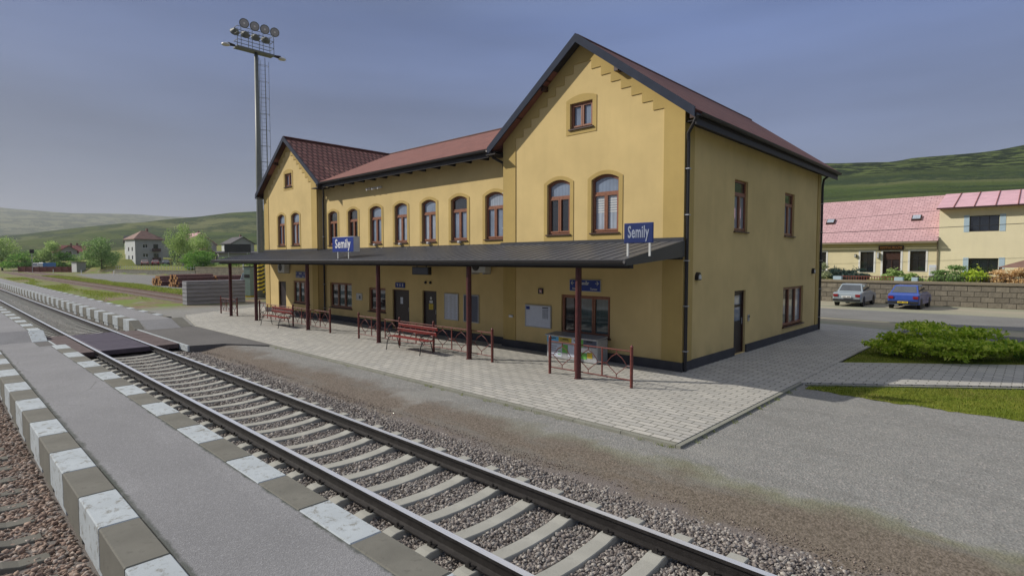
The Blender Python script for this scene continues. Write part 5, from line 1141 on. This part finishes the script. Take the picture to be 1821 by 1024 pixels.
blades('grass', inp([(-3.9, 17.7), (1.6, 22.2), (1.6, 24.0), (-1.65, 23.8), (-3.88, 24.9)]), 22000, .05, 'lf_grass', 'short grass of the lawn under the shrubs', -.01, -3.9, 1.6, 17.6, 24.9, 3, .008)
def wild(X, Y):
    return (np.sin(X*.31+Y*1.3)+np.sin(X*.13-Y*.9+1)+rng.normal(0, .5, len(X))) > .1
blades('wild_grass', lambda X, Y: (Y > 8.2+.010*(-X-40)) & (Y < 11.4+.6*np.sin(X*.2)) & (X < -46+2*np.sin(Y*2)) & wild(X, Y), 34000, .13, 'lf_grass2', 'patchy wild grass between the far platform and the siding', -.1, -125, -42, 8.2, 12.5, 5, .02)
blades('wild_grass', lambda X, Y: (Y > 15.0) & (Y < 17.6+.3*np.sin(X*.3)) & (X < -50), 30000, .19, 'lf_grass2', 'strip of taller wild grass behind the siding', -.1, -135, -50, 15, 18, 6, .03)

# ================================================================== east: retaining wall, inn, cars
root = empty('retaining_wall', (-10, 45.2, -.1), label='long brown stone block retaining wall behind the two parked cars', cat='retaining wall')
mb = MB(); mb.box(-26, 22, -.2, .25, -.2, 1.38); mb.build('stonework', 'stone', root); mb = MB(); mb.box(-26, 22, -.27, .3, 1.38, 1.56); mb.build('coping', 'coping', root, bevel=.02)
INN = empty('inn', (-5.8, 55, 1.2), label='cream single storey inn with faded pink tiled roof and dark door', cat='inn')
HSE = empty('house', (-5.8, 55, 1.2), label='taller cream house with pale pink sheet roof and shuttered windows adjoining the inn', cat='house')
def at_(root, mb, name, mat, **k): l = root.location; mb.v = [(x-l.x, y-l.y, z-l.z) for x, y, z in mb.v]; return mb.build(name, mat, root, **k)
HF = XZ(55.0)
iw = [(-14.3, -13.72, 1.95, 3.56), (-11.10, -10.12, 1.83, 3.56), (-7.62, -6.58, 1.95, 3.58), (-17.5, -16.5, 1.85, 3.56)]; idr = (-9.48, -8.25, 1.2, 3.60)
mb = MB(); mb.panel(rect(-26, -5.8, 1.0, 4.5), [rect(*w) for w in iw]+[rect(*idr)], HF, 0, reveal=-.2); mb.panel(rect(55, 65, 1, 4.4), [], lambda u, v, d: (-26, u, v), 0); mb.panel([(-26, 1), (-5.8, 1), (-5.8, 4.4), (-26, 4.4)], [], lambda u, v, d: (u, 65, v), 0)
at_(INN, mb, 'wall', 'cream')
def hwin(root, fn, w, cols, cross=True, m='glass_dark', fr='black', trim='white', side_only=False):
    u0, u1, v0, v1 = w; mb = MB(); n = 2 if cross else 1; hs = []
    for i in range(cols):
        for j in range(n): a = u0+.05+(u1-u0-.06)*i/cols; b = u0+.01+(u1-u0-.06)*(i+1)/cols; c = v0+.05+(v1-v0-.06)*(j*.62); e = v0+.01+(v1-v0-.06)*(.62 if (n == 2 and j == 0) else 1); hs.append(rect(a, b, c, e))
    mb.panel(rect(*w), hs, fn, -.10, reveal=-.14); f = at_(root, mb, 'window', fr); mb = MB(); mb.panel(rect(*w), [], fn, -.13); o = at_(root, mb, 'pane', m); o.parent = f
    if trim:
        t = .13; mb = MB()
        if side_only:
            mb.prism(rect(u0-.34, u0-.02, v0-.02, v1+.05), fn, 0, .03); o = at_(root, mb, 'shutter', 'shut'); o.parent = f; mb = MB(); mb.prism(rect(u1+.02, u1+.36, v0-.02, v1+.05), fn, 0, .03); o = at_(root, mb, 'shutter', 'shut')
        else: mb.panel(rect(u0-t, u1+t, v0-.02, v1+t*.8), [rect(*w)], fn, .02, edge=0); o = at_(root, mb, 'window_trim', trim)
        o.parent = f
M['shut'] = plain('pale_blue_shutter', (0.40, 0.52, 0.60), .6, .06)
for w in iw: hwin(INN, HF, w, 2)
mb = MB(); mb.panel(rect(*idr), [rect(-9.38, -8.9, 1.5, 2.9), rect(-8.83, -8.35, 1.5, 2.9)], HF, -.12, reveal=-.15); dd = at_(INN, mb, 'door', 'brown_dark'); mb = MB(); mb.panel(rect(-9.4, -8.3, 1.4, 3.5), [], HF, -.155); at_(INN, mb, 'pane', 'door').parent = dd
mb = MB(); mb.panel(rect(-9.62, -8.11, 1.2, 3.72), [rect(*idr)], HF, .02, edge=0); at_(INN, mb, 'door_trim', 'white').parent = dd
mb = MB(); slope(mb, (-26.3, 54.55, 4.38), (-5.8, 54.55, 4.38), (-5.8, 60, 8.38), (-26.3, 60, 8.38)); mb.cut(); slope(mb, (-5.8, 65.5, 4.4), (-26.3, 65.5, 4.4), (-26.3, 60, 8.38), (-5.8, 60, 8.38)); rf = at_(INN, mb, 'roof', 'tile_pink')
mb = MB(); mb.box(-26.2, -5.85, 54.42, 54.54, 4.22, 4.36); at_(INN, mb, 'gutter', 'coping')
for x, z in ((-13.95, 6.28), (-7.55, 6.3)):
    y = 54.55+(z-4.38)/(8.38-4.38)*5.45; mb = MB(); mb.obox((x, y, z+.06), (1, 0, 0), (0, .80, .59), (0, -.59, .80), .34, .34, .09); sk = at_(INN, mb, 'roof_window', 'brown_dark'); mb = MB(); mb.obox((x, y-.05, z+.13), (1, 0, 0), (0, .80, .59), (0, -.59, .80), .27, .27, .05); at_(INN, mb, 'pane', 'glass_curt').parent = sk
sg = empty('inn_sign', (-8.92, 55, 3.86), label='brown wooden board with orange letters above the inn door', cat='wooden sign'); mb = MB(); mb.box(-.87, .87, -.08, 0, -.19, .19); mb.build('board', 'wood_sign' if 'wood_sign' in M else 'brown_dark', sg, bevel=.01)
M['orange'] = plain('orange_letters', (0.48, 0.22, 0.06), .6, .1); text_mesh('lettering', 'RESTAURACE', .27, 'orange', sg, face_front(0, -.085, -.01), bold=.006, ext=.005, squeeze=.94)
def small(name, x, z, w, h, d, mat, label, cat, child='lamp_glass', cm='off_white'):
    o = boxthing(name, x-w/2, x+w/2, 55-d, 55, z, z+h, mat, label, cat); child_box(o, child, x-w*.35, x+w*.35, 55-d-.02, 55-d, z+h*.15, z+h*.8, cm); return o
small('wall_lantern', -9.8, 3.0, .16, .5, .22, 'galv', 'tall pale lantern left of the inn door', 'wall lantern'); small('wall_lantern', -11.45, 3.1, .14, .26, .18, 'iron', 'small dark lantern left of the left inn window', 'wall lantern'); small('meter_box', -6.1, 1.62, .5, .86, .08, 'paper', 'pale grey meter box on the inn wall beside the downpipe', 'meter box', 'box_door', 'off_white')
mb = MB(); mb.tube([(-5.84, 54.9, 4.7), (-5.84, 54.93, 1.25)], .04, 6); at_(INN, mb, 'downpipe', 'coping')
hw_ = [(-3.95, -2.24, 5.02, 6.22), (-3.92, -2.21, 1.75, 3.0), (3.0, 4.7, 5.02, 6.22), (3.0, 4.7, 1.75, 3.0)]
mb = MB(); mb.panel(rect(-5.8, 12, 1.0, 6.95), [rect(*w) for w in hw_], HF, .015, reveal=-.2); mb.panel([(55-.015, 1), (65, 1), (65, 6.95), (60, 8.3), (54.985, 6.95)], [], lambda u, v, d: (-5.8, u, v), 0); mb.panel(rect(-5.8, 12, 1, 6.95), [], lambda u, v, d: (u, 65, v), 0); at_(HSE, mb, 'wall', 'cream2')
for w in hw_: hwin(HSE, HF, w, 3, cross=False, side_only=True, fr='black')
mb = MB(); slope(mb, (-5.95, 54.5, 6.9), (12.3, 54.5, 6.9), (12.3, 60, 8.45), (-5.95, 60, 8.45)); slope(mb, (12.3, 65.5, 6.9), (-5.95, 65.5, 6.9), (-5.95, 60, 8.45), (12.3, 60, 8.45)); rf = at_(HSE, mb, 'roof', 'pink_metal')
mb = MB()
for i in range(15): x = -4.9+i*1.22; mb.tube([(x, 54.5, 6.93), (x, 60, 8.48)], .035, 4)
at_(HSE, mb, 'roof_seam', 'roof_rd').parent = rf
mb = MB(); mb.box(-5.95, 12.3, 54.38, 54.5, 6.78, 6.9); at_(HSE, mb, 'gutter', 'brown_dark')
for r_ in (rf,): pass
mb = MB(); mb.v = []; 
fr_ = empty('terrace_fence', (-2.5, 46.3, 1.2), label='low dark green picket fence along the terrace above the stone wall', cat='fence')
for i in range(52): mb.box(-3.6+i*.2, -3.575+i*.2, -.01, .01, 0, .62)
mb.build('picket', 'iron', fr_); mb = MB(); mb.box(-3.7, 6.8, -.012, .012, .10, .13); mb.box(-3.7, 6.8, -.012, .012, .52, .55); mb.build('rail', 'iron', fr_)
fr_ = empty('terrace_fence', (-9.3, 46.6, 1.2), label='low dark red slatted fence before the inn door', cat='fence'); mb = MB()
for i in range(22): mb.box(-1.3+i*.16, -1.25+i*.16, -.01, .01, 0, .52)
mb.build('picket', 'fence_red', fr_); mb = MB(); mb.box(-1.3, 2.2, -.015, .015, .46, .52); mb.build('rail', 'fence_red', fr_)
for x, w, lb in ((-10.75, .55, 'pale turquoise planter left of the red terrace fence'), (-7.0, .5, 'turquoise planter right of the inn door, left of its twin'), (-6.1, .35, 'narrow turquoise planter right of the other two on the terrace')):
    o = boxthing('planter', x-w/2, x+w/2, 46.2, 46.6, 1.2, 1.68, 'shut', lb, 'planter', .02); child_box(o, 'soil', x-w*.42, x+w*.42, 46.24, 46.56, 1.68, 1.70, 'bark')
aw = empty('awning', (-.6, 52, 1.2), label='brown pitched awning at the right edge in front of the taller house', cat='awning'); mb = MB(); mb.add([(-1.5, -1.3, 1.15), (1.6, -1.3, 1.15), (1.6, 1.3, 1.15), (-1.5, 1.3, 1.15), (.1, 0, 1.75)], [(0,1,4),(1,2,4),(2,3,4),(3,0,4),(3,2,1,0)]); mb.build('canopy', 'roof_br', aw)
for x, y in ((-1.35, -1.15), (1.45, -1.15), (-1.35, 1.15), (1.45, 1.15)): mb = MB(); mb.box(x-.04, x+.04, y-.04, y+.04, 0, 1.16); mb.build('post', 'brown_dark', aw)
for i, (y, z0, z1, r) in enumerate(((50, 5.02, 5.26, .022), (52, 6.2, 6.7, .012))):
    mb = MB(); mb.tube([(-42+t*6.2, y, (z0+z1)/2+(z1-z0)*((-42+t*6.2)+7)/12+.0012*(t*6.2-36)**2*.2) for t in range(12)], r, 5); tag(mb.build('overhead_cable', 'black'), ['thick dark overhead cable crossing in front of the inn', 'thin overhead cable crossing above the inn roof window'][i], 'cable')

def car(name, loc, rz, paint, label, style='sedan', plate='white', sc=1.0, cat='car', group=None):
    root = empty(name, loc, rz, label=label, cat=cat, group=group); root.scale = (sc,)*3
    L = 4.1; hw = .80
    if style == 'sedan': low = [(-2.05, .32), (-2.08, .60), (-2.03, .82), (-1.95, .88), (-1.15, .93), (1.0, .93), (1.15, .90), (1.95, .78), (2.05, .66), (2.05, .34), (1.9, .26), (-1.9, .26)]; cab = [(-1.30, .90), (-.92, 1.36), (-.75, 1.41), (.25, 1.41), (.40, 1.37), (1.02, .90)]
    elif style == 'hatch': low = [(-1.95, .32), (-2.0, .58), (-1.95, .84), (-1.80, .93), (-1.15, .96), (1.0, .95), (1.15, .92), (1.85, .78), (1.98, .64), (1.98, .34), (1.8, .26), (-1.8, .26)]; cab = [(-1.80, .92), (-1.22, 1.37), (-1.05, 1.42), (.15, 1.42), (.32, 1.38), (1.05, .92)]
    else: low = [(-2.1, .40), (-2.12, 1.0), (-2.05, 1.05), (1.0, 1.05), (2.0, .95), (2.1, .75), (2.1, .40), (1.95, .34), (-1.95, .34)]; cab = [(-2.03, 1.0), (-1.95, 1.85), (-1.8, 1.92), (.55, 1.92), (.75, 1.86), (1.30, 1.0)]
    n = len(low); ys_ = [(-hw, .965), (-hw*.93, 1.0), (hw*.93, 1.0), (hw, .965)]; mb = MB(); zc = .6
    vs = [(x*s, y, zc+(z-zc)*s) for y, s in ys_ for x, z in low]; fs = [(k*n+i, k*n+(i+1) % n, (k+1)*n+(i+1) % n, (k+1)*n+i) for k in range(3) for i in range(n)]+[tuple(range(n)), tuple(range(4*n-1, 3*n-1, -1))]
    mb.add(vs, fs); body = mb.build('body', paint, root, bevel=.02)
    m = len(cab); zb, zt = cab[0][1], max(c[1] for c in cab); hwz = lambda z: hw*.92-(z-zb)/(zt-zb)*.17
    mb = MB(); mb.add([(x, s*hwz(z), z) for s in (-1, 1) for x, z in cab], [(i, (i+1) % m, m+(i+1) % m, m+i) for i in range(m)]+[tuple(range(m)), tuple(range(2*m-1, m-1, -1))]); mb.build('cabin', paint, root, bevel=.015)
    def quad(pts, nm, mt, nrm):
        mb = MB(); nn = Vector(nrm).normalized()*.012; P = [Vector(p)+nn for p in pts]; mb.add(P+[p-nn*.8 for p in P], [(0,1,2,3),(7,6,5,4),(0,4,5,1),(1,5,6,2),(2,6,7,3),(3,7,4,0)]); return mb.build(nm, mt, root)
    (xa, za), (xb, zb_) = cab[0], cab[1]; f = lambda t: (xa+(xb-xa)*t, za+(zb_-za)*t)
    p0, p1 = f(.14), f(.95); quad([(p0[0], -hwz(p0[1])+.09, p0[1]), (p0[0], hwz(p0[1])-.09, p0[1]), (p1[0], hwz(p1[1])-.08, p1[1]), (p1[0], -hwz(p1[1])+.08, p1[1])], 'rear_window', 'car_glass', (-(zb_-za), 0, xb-xa))
    (xa, za), (xb, zb_) = cab[-1], cab[-2]; p0, p1 = f(.1), f(.95); quad([(p0[0], -hwz(p0[1])+.07, p0[1]), (p0[0], hwz(p0[1])-.07, p0[1]), (p1[0], hwz(p1[1])-.06, p1[1]), (p1[0], -hwz(p1[1])+.06, p1[1])], 'windscreen', 'car_glass', ((zb_-za), 0, -(xb-xa)))
    zl, zh = zb+.07, zt-.09; xr = lambda z: cab[0][0]+(cab[1][0]-cab[0][0])*(z-zb)/(cab[1][1]-zb)+.12; xf = lambda z: cab[-1][0]+(cab[-2][0]-cab[-1][0])*(z-zb)/(cab[-2][1]-zb)-.10; mid = (cab[0][0]+cab[-1][0])/2-.02
    for s in (-1, 1):
        for a, b in ((xr, lambda z: mid-.04), (lambda z: mid+.04, xf)):
            quad([(a(zl), s*hwz(zl), zl), (b(zl), s*hwz(zl), zl), (b(zh), s*hwz(zh), zh), (a(zh), s*hwz(zh), zh)], 'side_window', 'car_glass', (0, s, .25))
        for x in (-1.28, 1.30):
            w = MB(); w.lathe((x, s*(hw-.10), .295), [(.20, -.09), (.29, -.085), (.30, -.03), (.30, .06), (.28, .09), (.20, .095)], 18, (0, s, 0)); wh = w.build('wheel', 'rubber', root); w = MB(); w.lathe((x, s*(hw-.10), .295), [(.19, .090), (.17, .10), (.06, .085), (.05, .10)], 14, (0, s, 0)); w.build('rim', 'galv', wh)
            w = MB(); w.lathe((x, s*(hw-.045), .31), [(.34, 0), (.34, .047)], 20, (0, s, 0)); w.build('wheel_arch', 'black', root)
    bx = low[1][0]-.02; fx = max(p[0] for p in low)+.02; zlp = .64 if style != 'van' else .8
    for s in (-1, 1):
        mb = MB(); mb.box(bx-.02, bx+.08, s*.62-.13, s*.62+.13, zlp-.01, zlp+.14); mb.build('tail_light', 'tail', root); mb = MB(); mb.box(fx-.08, fx+.01, s*.6-.13, s*.6+.13, zlp-.04, zlp+.10); mb.build('headlight', 'paper', root)
    for x, nm in ((bx-.05, 'rear_bumper'), (fx-.03, 'front_bumper')): mb = MB(); mb.box(x, x+.09, -hw*.97, hw*.97, .34, .48); mb.build(nm, 'black', root, bevel=.02)
    z = .56 if plate == 'white' else .36; mb = MB(); mb.box(bx-.065, bx-.035, -.26, .26, z+.01, z+.12); pt = mb.build('number_plate', plate if plate == 'white' else 'yel', root); mb = MB()
    for i in range(7):
        if i != 3: mb.box(bx-.07, bx-.065, -.21+i*.062, -.175+i*.062, z+.035, z+.095)
    mb.build('plate_marks', 'black' if plate != 'none' else 'white', pt); return root
def paintm(n, c, metal=.0): g = G(n); g.b.inputs['Coat Weight'].default_value = .8; g.b.inputs['Coat Roughness'].default_value = .06; return g.done(g.mix(g.mr(g.noise(3, 3), .4, .7, 0, .3), c, C(c, .75)), .38, metal=metal)
M['tail'] = plain('red_lamp_lens', (0.22, 0.015, 0.02), .25, .1); M['p_grey'] = paintm('blue_grey_car_paint', (0.27, 0.32, 0.35)); M['p_blue'] = paintm('deep_blue_car_paint', (0.015, 0.06, 0.32)); M['p_teal'] = paintm('dark_teal_car_paint', (0.03, 0.11, 0.115)); M['p_red'] = paintm('red_car_paint', (0.30, 0.03, 0.03)); M['p_dark'] = paintm('dark_car_paint', (0.05, 0.08, 0.10)); M['p_mid'] = paintm('mid_blue_truck_paint', (0.03, 0.17, 0.46)); M['p_pink'] = paintm('pale_red_car_paint', (0.45, 0.22, 0.18))
car('parked_car', (-8.8, 42.4, -.09), radians(89), 'p_grey', 'old blue grey saloon parked by the stone wall with pale roof and white number plate', 'sedan', 'white', 1.0)
car('parked_car', (-5.8, 42.4, -.09), radians(88), 'p_blue', 'bright blue hatchback parked by the stone wall with yellow number plate', 'hatch', 'yellow', 1.0)
car('jeep', (-47.0, 18.55, -.1), radians(-35), 'p_teal', 'dark teal van seen between the timber wall and the green cabinet', 'van', 'white', 1.0, 'van')
car('parked_car', (-243, 19.2, .2), radians(-80), 'p_mid', 'blue car at the far left edge under the light green tree', 'hatch')
for i, (x, y, p, lb) in enumerate(((-157.5, 36.9, 'p_pink', 'pale red car, leftmost of the three parked on the bank behind the low grey wall'), (-157.0, 39.0, 'p_red', 'red car, middle of the three parked on the bank behind the low grey wall'), (-156.5, 41.1, 'p_dark', 'dark blue car, rightmost of the three parked on the bank behind the low grey wall'))): car('parked_car', (x, y, hz(x, y)+.02), radians(165), p, lb, 'hatch', group='cars parked on the western bank')
# blue truck
tk = empty('truck', (-193.2, 22.0, .15), radians(-62), label='blue lorry with white cab behind the red brown board fence', cat='lorry'); tk.scale = (.8, .8, .8)
mb = MB(); mb.box(-3.2, .8, -1.1, 1.1, .9, 2.6); mb.build('cargo_box', 'p_mid', tk, bevel=.05); mb = MB(); mb.prism([(.9, .6), (2.9, .6), (2.9, 1.5), (2.4, 2.5), (.9, 2.5)], lambda u, v, d: (u, d, v), -1.05, 1.05); mb.build('cab', 'white', tk, bevel=.05); mb = MB(); mb.add([(2.91, -.95, 1.55), (2.91, .95, 1.55), (2.44, .95, 2.42), (2.44, -.95, 2.42)], [(0,1,2,3)]); mb.build('windscreen', 'car_glass', tk)
for s in (-1, 1):
    for x in (-2.2, 2.0): mb = MB(); mb.lathe((x, s*.9, .45), [(.45, 0), (.45, .2), (.2, .22)], 14, (0, s, 0)); mb.build('wheel', 'rubber', tk)

# ================================================================== west: houses, walls, signal
def house(loc, rz, w, d, eave, rise, wall, roof, label, kind='gx', wins=(), over=.5, side=None, extra=None, cat='house'):
    """origin at the front left corner; front faces local -y; kind gx: ridge along x, gy: gable to the front, hip"""
    root = empty('house', loc, radians(rz), label=label, cat=cat)
    mb = MB(); f = lambda u, v, dd: (u, -dd, v); hs = [rect(u, u+a, v, v+b) for u, v, a, b in wins]
    if kind == 'gy': outer = [(0, -2), (w, -2), (w, eave), (w/2, eave+rise-.1), (0, eave)]
    else: outer = rect(0, w, -2, eave)
    mb.panel(outer, hs, f, 0, reveal=-.15); b_ = [(0, -2), (d, -2), (d, eave), (0, eave)] if kind != 'gx' else [(0, -2), (d, -2), (d, eave), (d/2, eave+rise-.1), (0, eave)]
    mb.panel(b_, [], lambda u, v, dd: (w, u, v), 0); mb.panel([(q[0], q[1]) for q in (outer if kind == 'gy' else rect(0, w, -2, eave))], [], lambda u, v, dd: (u, d, v), 0); mb.build('wall', wall, root)
    mb = MB(); mb.panel(b_, [], lambda u, v, dd: (0, u, v), 0); mb.build('side_wall', side or wall, root)
    for u, v, a, b in wins:
        m2 = MB(); m2.panel(rect(u, u+a, v, v+b), [rect(u+.08, u+a/2-.04, v+.08, v+b-.08), rect(u+a/2+.04, u+a-.08, v+.08, v+b-.08)], f, -.08, reveal=-.12); wn = m2.build('window', 'white' if b < 1.6 else 'brown_dark', root); m2 = MB(); m2.panel(rect(u, u+a, v, v+b), [], f, -.12); m2.build('pane', 'glass_dark', wn)
    for v in (1.0, 3.9):
        if d > 7 and eave > 5: m2 = MB(); m2.box(-.02, .03, 2, 2.9, v, v+1.3); m2.box(-.02, .03, d-3.4, d-2.5, v, v+1.3); m2.build('side_window', 'glass_dark', root)
    mb = MB(); o = over
    if kind == 'gx': slope(mb, (-o, -o, eave-.15), (w+o, -o, eave-.15), (w+o, d/2, eave+rise), (-o, d/2, eave+rise), 0, .2); slope(mb, (w+o, d+o, eave-.15), (-o, d+o, eave-.15), (-o, d/2, eave+rise), (w+o, d/2, eave+rise), 0, .2)
    elif kind == 'gy': slope(mb, (-o, -o, eave-.25), (-o, d+o, eave-.25), (w/2, d+o, eave+rise), (w/2, -o, eave+rise), 0, .2); slope(mb, (w+o, d+o, eave-.25), (w+o, -o, eave-.25), (w/2, -o, eave+rise), (w/2, d+o, eave+rise), 0, .2)
    else: mb.add([(-o, -o, eave), (w+o, -o, eave), (w+o, d+o, eave), (-o, d+o, eave), (w*.42, d/2, eave+rise), (w*.58, d/2, eave+rise)], [(0,1,5,4),(1,2,5),(2,3,4,5),(3,0,4),(3,2,1,0)]); mb.box(-o, w+o, -o, d+o, eave-.2, eave-.003)
    rf = mb.build('roof', roof, root); mb = MB(); mb.box(w*.6, w*.6+.6, d*.5, d*.5+.6, eave+rise*.3, eave+rise+.9); mb.build('chimney', 'roof_br', rf); return root
h1 = house((-224.3, 49.8, 2.2), 97, 8.6, 8.5, 8.0, 3.0, 'grey_r', 'roof_br', 'two storey white and grey house with brown hipped roof and balconies', 'hip', [(2.3, 4.9, 1.6, 1.3), (2.3, 1.7, 1.7, 1.3), (5.6, 4.0, 1.6, 2.3), (5.6, .6, 1.6, 2.3)], side='white_r')
for z in (3.7, .5): mb = MB(); mb.box(5.2, 7.6, -1.1, 0, z, z+.15); mb.box(5.2, 7.6, -1.1, -1.03, z, z+1.1); mb.box(5.2, 5.27, -1.03, 0, z, z+1.1); mb.box(7.53, 7.6, -1.03, 0, z, z+1.1); mb.build('balcony', 'brown_dark', h1)
house((-262, 55.3, 3.4), 82, 11.5, 9, 6.6, 2.7, 'white_r', 'roof_dk', 'large dark roofed house behind the white and grey house', 'gx', [(1, 4.6, 1, 1)])
house((-246.5, 63.0, 3.2), 80, 10.5, 9, 6.6, 2.5, 'grey_r', 'roof_dk', 'plain grey gabled house left of the tall birch', 'gy', [(1.6, 4.4, 1.0, 1.2), (4, 4.4, 1, 1.2)])
house((-256, 74.6, 3.0), 92, 12.0, 14, 6.6, 4.9, 'grey_r2', 'roof_pk', 'big warm grey gabled house with pink roof right of the tall birch', 'gy', [(5.0, 4.6, 1.2, 1.3)])
house((-221.6, 80.0, 3.0), 92, 8.6, 9, 6.4, 2.5, 'grey_r', 'roof_dk', 'white and grey gabled house behind the black billboard', 'gy', [(2.2, 4.6, 1.0, 1.0), (5.6, 4.6, 1.0, 1.0)], side='white_r')
house((-257.2, 32.0, 2.2), 84, 11.5, 9, 3.6, 2.6, 'white_r', 'roof_rd', 'low house with long dull red roof and a front gable among the trees', 'gx')
house((-254.8, 33.9, 2.2), 84, 4.6, 4, 4.3, 1.7, 'grey_r', 'roof_rd', 'pale gabled front bay of the red roofed house with dark windows', 'gy', [(1.4, 2.6, 1.8, 1.4)], cat='house front')
house((-176, 54.5, 2.2), 86, 4.4, 6, 3.1, 1.0, 'grey_r2', 'roof_rd', 'small outbuilding with dark red gabled roof right of the birches', 'gy')
house((-172, 58.6, 2.2), 80, 12.0, 5, 3.0, .35, 'grey_r', 'roof_dk', 'long low grey building with flat roof under the black billboard', 'gx')
bb = empty('billboard', (-159.6, 55.9, 2.0), radians(44), label='blank black billboard on two posts in the west', cat='billboard'); mb = MB(); mb.box(0, 7.0, -.1, .1, 3.0, 5.2); mb.build('board', 'black', bb)
for x in (.9, 6.0): mb = MB(); mb.box(x-.1, x+.1, .1, .25, -.6, 4.8); mb.build('post', 'galv', bb)
sh = empty('shed', (-174.0, 25.2, -.1), radians(18), label='small white fronted shed with dark side beside the red brown board fence', cat='shed'); mb = MB(); mb.box(0, 2.2, 0, 2.0, 0, 2.45); mb.build('wall', 'grey_r', sh)
mb = MB(); mb.box(.04, 2.16, -.05, -.002, .05, 2.4); mb.build('door', 'white', sh); mb = MB(); mb.box(-.15, 2.35, -.2, 2.2, 2.45, 2.6); mb.build('roof', 'roof_dk', sh)
fr_ = empty('board_fence', (-189, 16.6, -.1), label='red brown board fence left of the shed', cat='fence'); d = Vector((15.4, 9.2, 0)); ln = d.length; d.normalize(); w_ = Vector((-d.y, d.x, 0))
mb = MB()
for i in range(60): c = d*(ln*(i+.5)/60); mb.obox(c+Vector((0, 0, .66)), d, w_, (0, 0, 1), ln/125, .03, .66+.02*(i % 2))
mb.build('boards', 'fence_red', fr_); mb = MB()
for i in range(9): mb.obox(d*(ln*i/8)+Vector((0, 0, .75))-w_*.08, d, w_, (0, 0, 1), .06, .05, .75)
mb.build('post', 'fence_red', fr_)
def linewall(name, a, b, h, z, th, mat, label, cop='coping', cat='stone wall'):
    a, b = Vector(a), Vector(b); root = empty(name, (a.x, a.y, z), label=label, cat=cat); d = b-a; ln = d.length; d = Vector((d.x, d.y, 0)).normalized(); w = Vector((-d.y, d.x, 0))
    mb = MB(); mb.obox(d*ln/2+Vector((0, 0, h/2-.1)), d, w, (0, 0, 1), ln/2, th/2, h/2+.1); mb.build('stonework', mat, root); mb = MB(); mb.obox(d*ln/2+Vector((0, 0, h+.06)), d, w, (0, 0, 1), ln/2, th/2+.05, .06); mb.build('coping', cop, root); return root
lw = linewall('stone_wall', (-152, 29.9), (-117, 35.75), .85, -.1, .4, 'stone_g', 'low grey stone wall topped by thin posts in the west', 'coping')
mb = MB(); dd_ = Vector((35, 5.85, 0)).normalized()
for i in range(30): c = dd_*(i*1.19+.2); mb.box(c.x-.03, c.x+.03, c.y-.03, c.y+.03, .85, 1.85)
mb.obox(dd_*17.5+Vector((0, 0, 1.5)), dd_, (-dd_.y, dd_.x, 0), (0, 0, 1), 17.5, .015, .02); mb.build('post', 'galv', lw)
linewall('stone_wall', (-117, 35.85), (-78, 42.4), 1.6, -.1, .5, 'stone', 'brown stone wall right of the willow bush behind the logs')
mb = MB(); mb.tube([(0, 0, 0), (0, 0, 1.0)], .10, 8); o = mb.build('marker_post', 'white'); o.location = (-100, 38.0, 1.2); tag(o, 'short white post standing on the brown stone wall', 'marker post')
sgl = empty('railway_signal', (-181.3, 18.5, -.1), label='black railway signal head on a thin grey post before the red board fence', cat='signal'); mb = MB(); mb.tube([(0, 0, 0), (0, 0, 5.2)], .07, 8); mb.build('post', 'galv', sgl); mb = MB(); mb.box(-.1, .25, -.42, .42, 4.7, 5.65); mb.build('signal_head', 'black', sgl, bevel=.05)
for z in (4.95, 5.35): mb = MB(); mb.lathe((.25, 0, z), [(.12, 0), (.14, .12), (.13, .12), (.11, .02)], 12, (1, 0, 0)); mb.build('lamp_hood', 'iron', sgl)
for i, (x, y) in enumerate(((-166, 20.6), (-150, 23.3), (-134, 26))): mb = MB(); mb.box(-.06, .06, -.06, .06, 0, .9); o = mb.build('kilometre_post', 'white'); o.location = (x, y, -.1); tag(o, 'small white post beside the yard road', 'marker post', 'white posts along the yard road')

# ================================================================== air
mb = MB(); mb.box(-4500, 600, -1400, 3500, -8, 330); hzb = mb.build('haze', 'black'); hzb.data.materials.clear()
hm = bpy.data.materials.new('haze'); hm.use_nodes = True; nt = hm.node_tree; nt.nodes.clear(); o_ = nd(nt, 'ShaderNodeOutputMaterial'); pv = nd(nt, 'ShaderNodeVolumePrincipled')
pv.inputs['Color'].default_value = (.86, .90, .95, 1); pv.inputs['Density'].default_value = .00015; pv.inputs['Anisotropy'].default_value = .2; nt.links.new(pv.outputs[0], o_.inputs['Volume']); hzb.data.materials.append(hm); hzb['kind'] = 'stuff'; hzb['label'] = 'thin pale haze over the valley'
# weeds along the kerbs of the forecourt
def weeds():
    n = 0; r_ = random.Random(5); P = []
    for k in range(46):
        t = r_.random(); x, y = (-4.0-20*t, 7.86+r_.uniform(-.03, .02)) if k % 3 else (-3.86, 8+5.4*t); P.append((x, y))
    X = np.concatenate([rng.normal(x, .035, 14) for x, y in P]); Y = np.concatenate([rng.normal(y, .018, 14) for x, y in P]); m = len(X)
    a = rng.uniform(0, 2*pi, m); H = rng.uniform(.02, .07, m); w = .004; Z = np.full(m, -.056)
    V = np.stack([np.stack([X-np.cos(a)*w, Y-np.sin(a)*w, Z], 1), np.stack([X+np.cos(a)*w, Y+np.sin(a)*w, Z], 1), np.stack([X+np.sin(a)*H*.6, Y+np.cos(a)*H*.6, Z+H], 1)], 1).reshape(-1, 3)
    tag(npmesh('weeds', V, np.arange(3*m).reshape(m, 3), 'lf_grass2'), 'sparse weeds in the joint along the paving kerb', 'weeds', kind='stuff')
weeds()
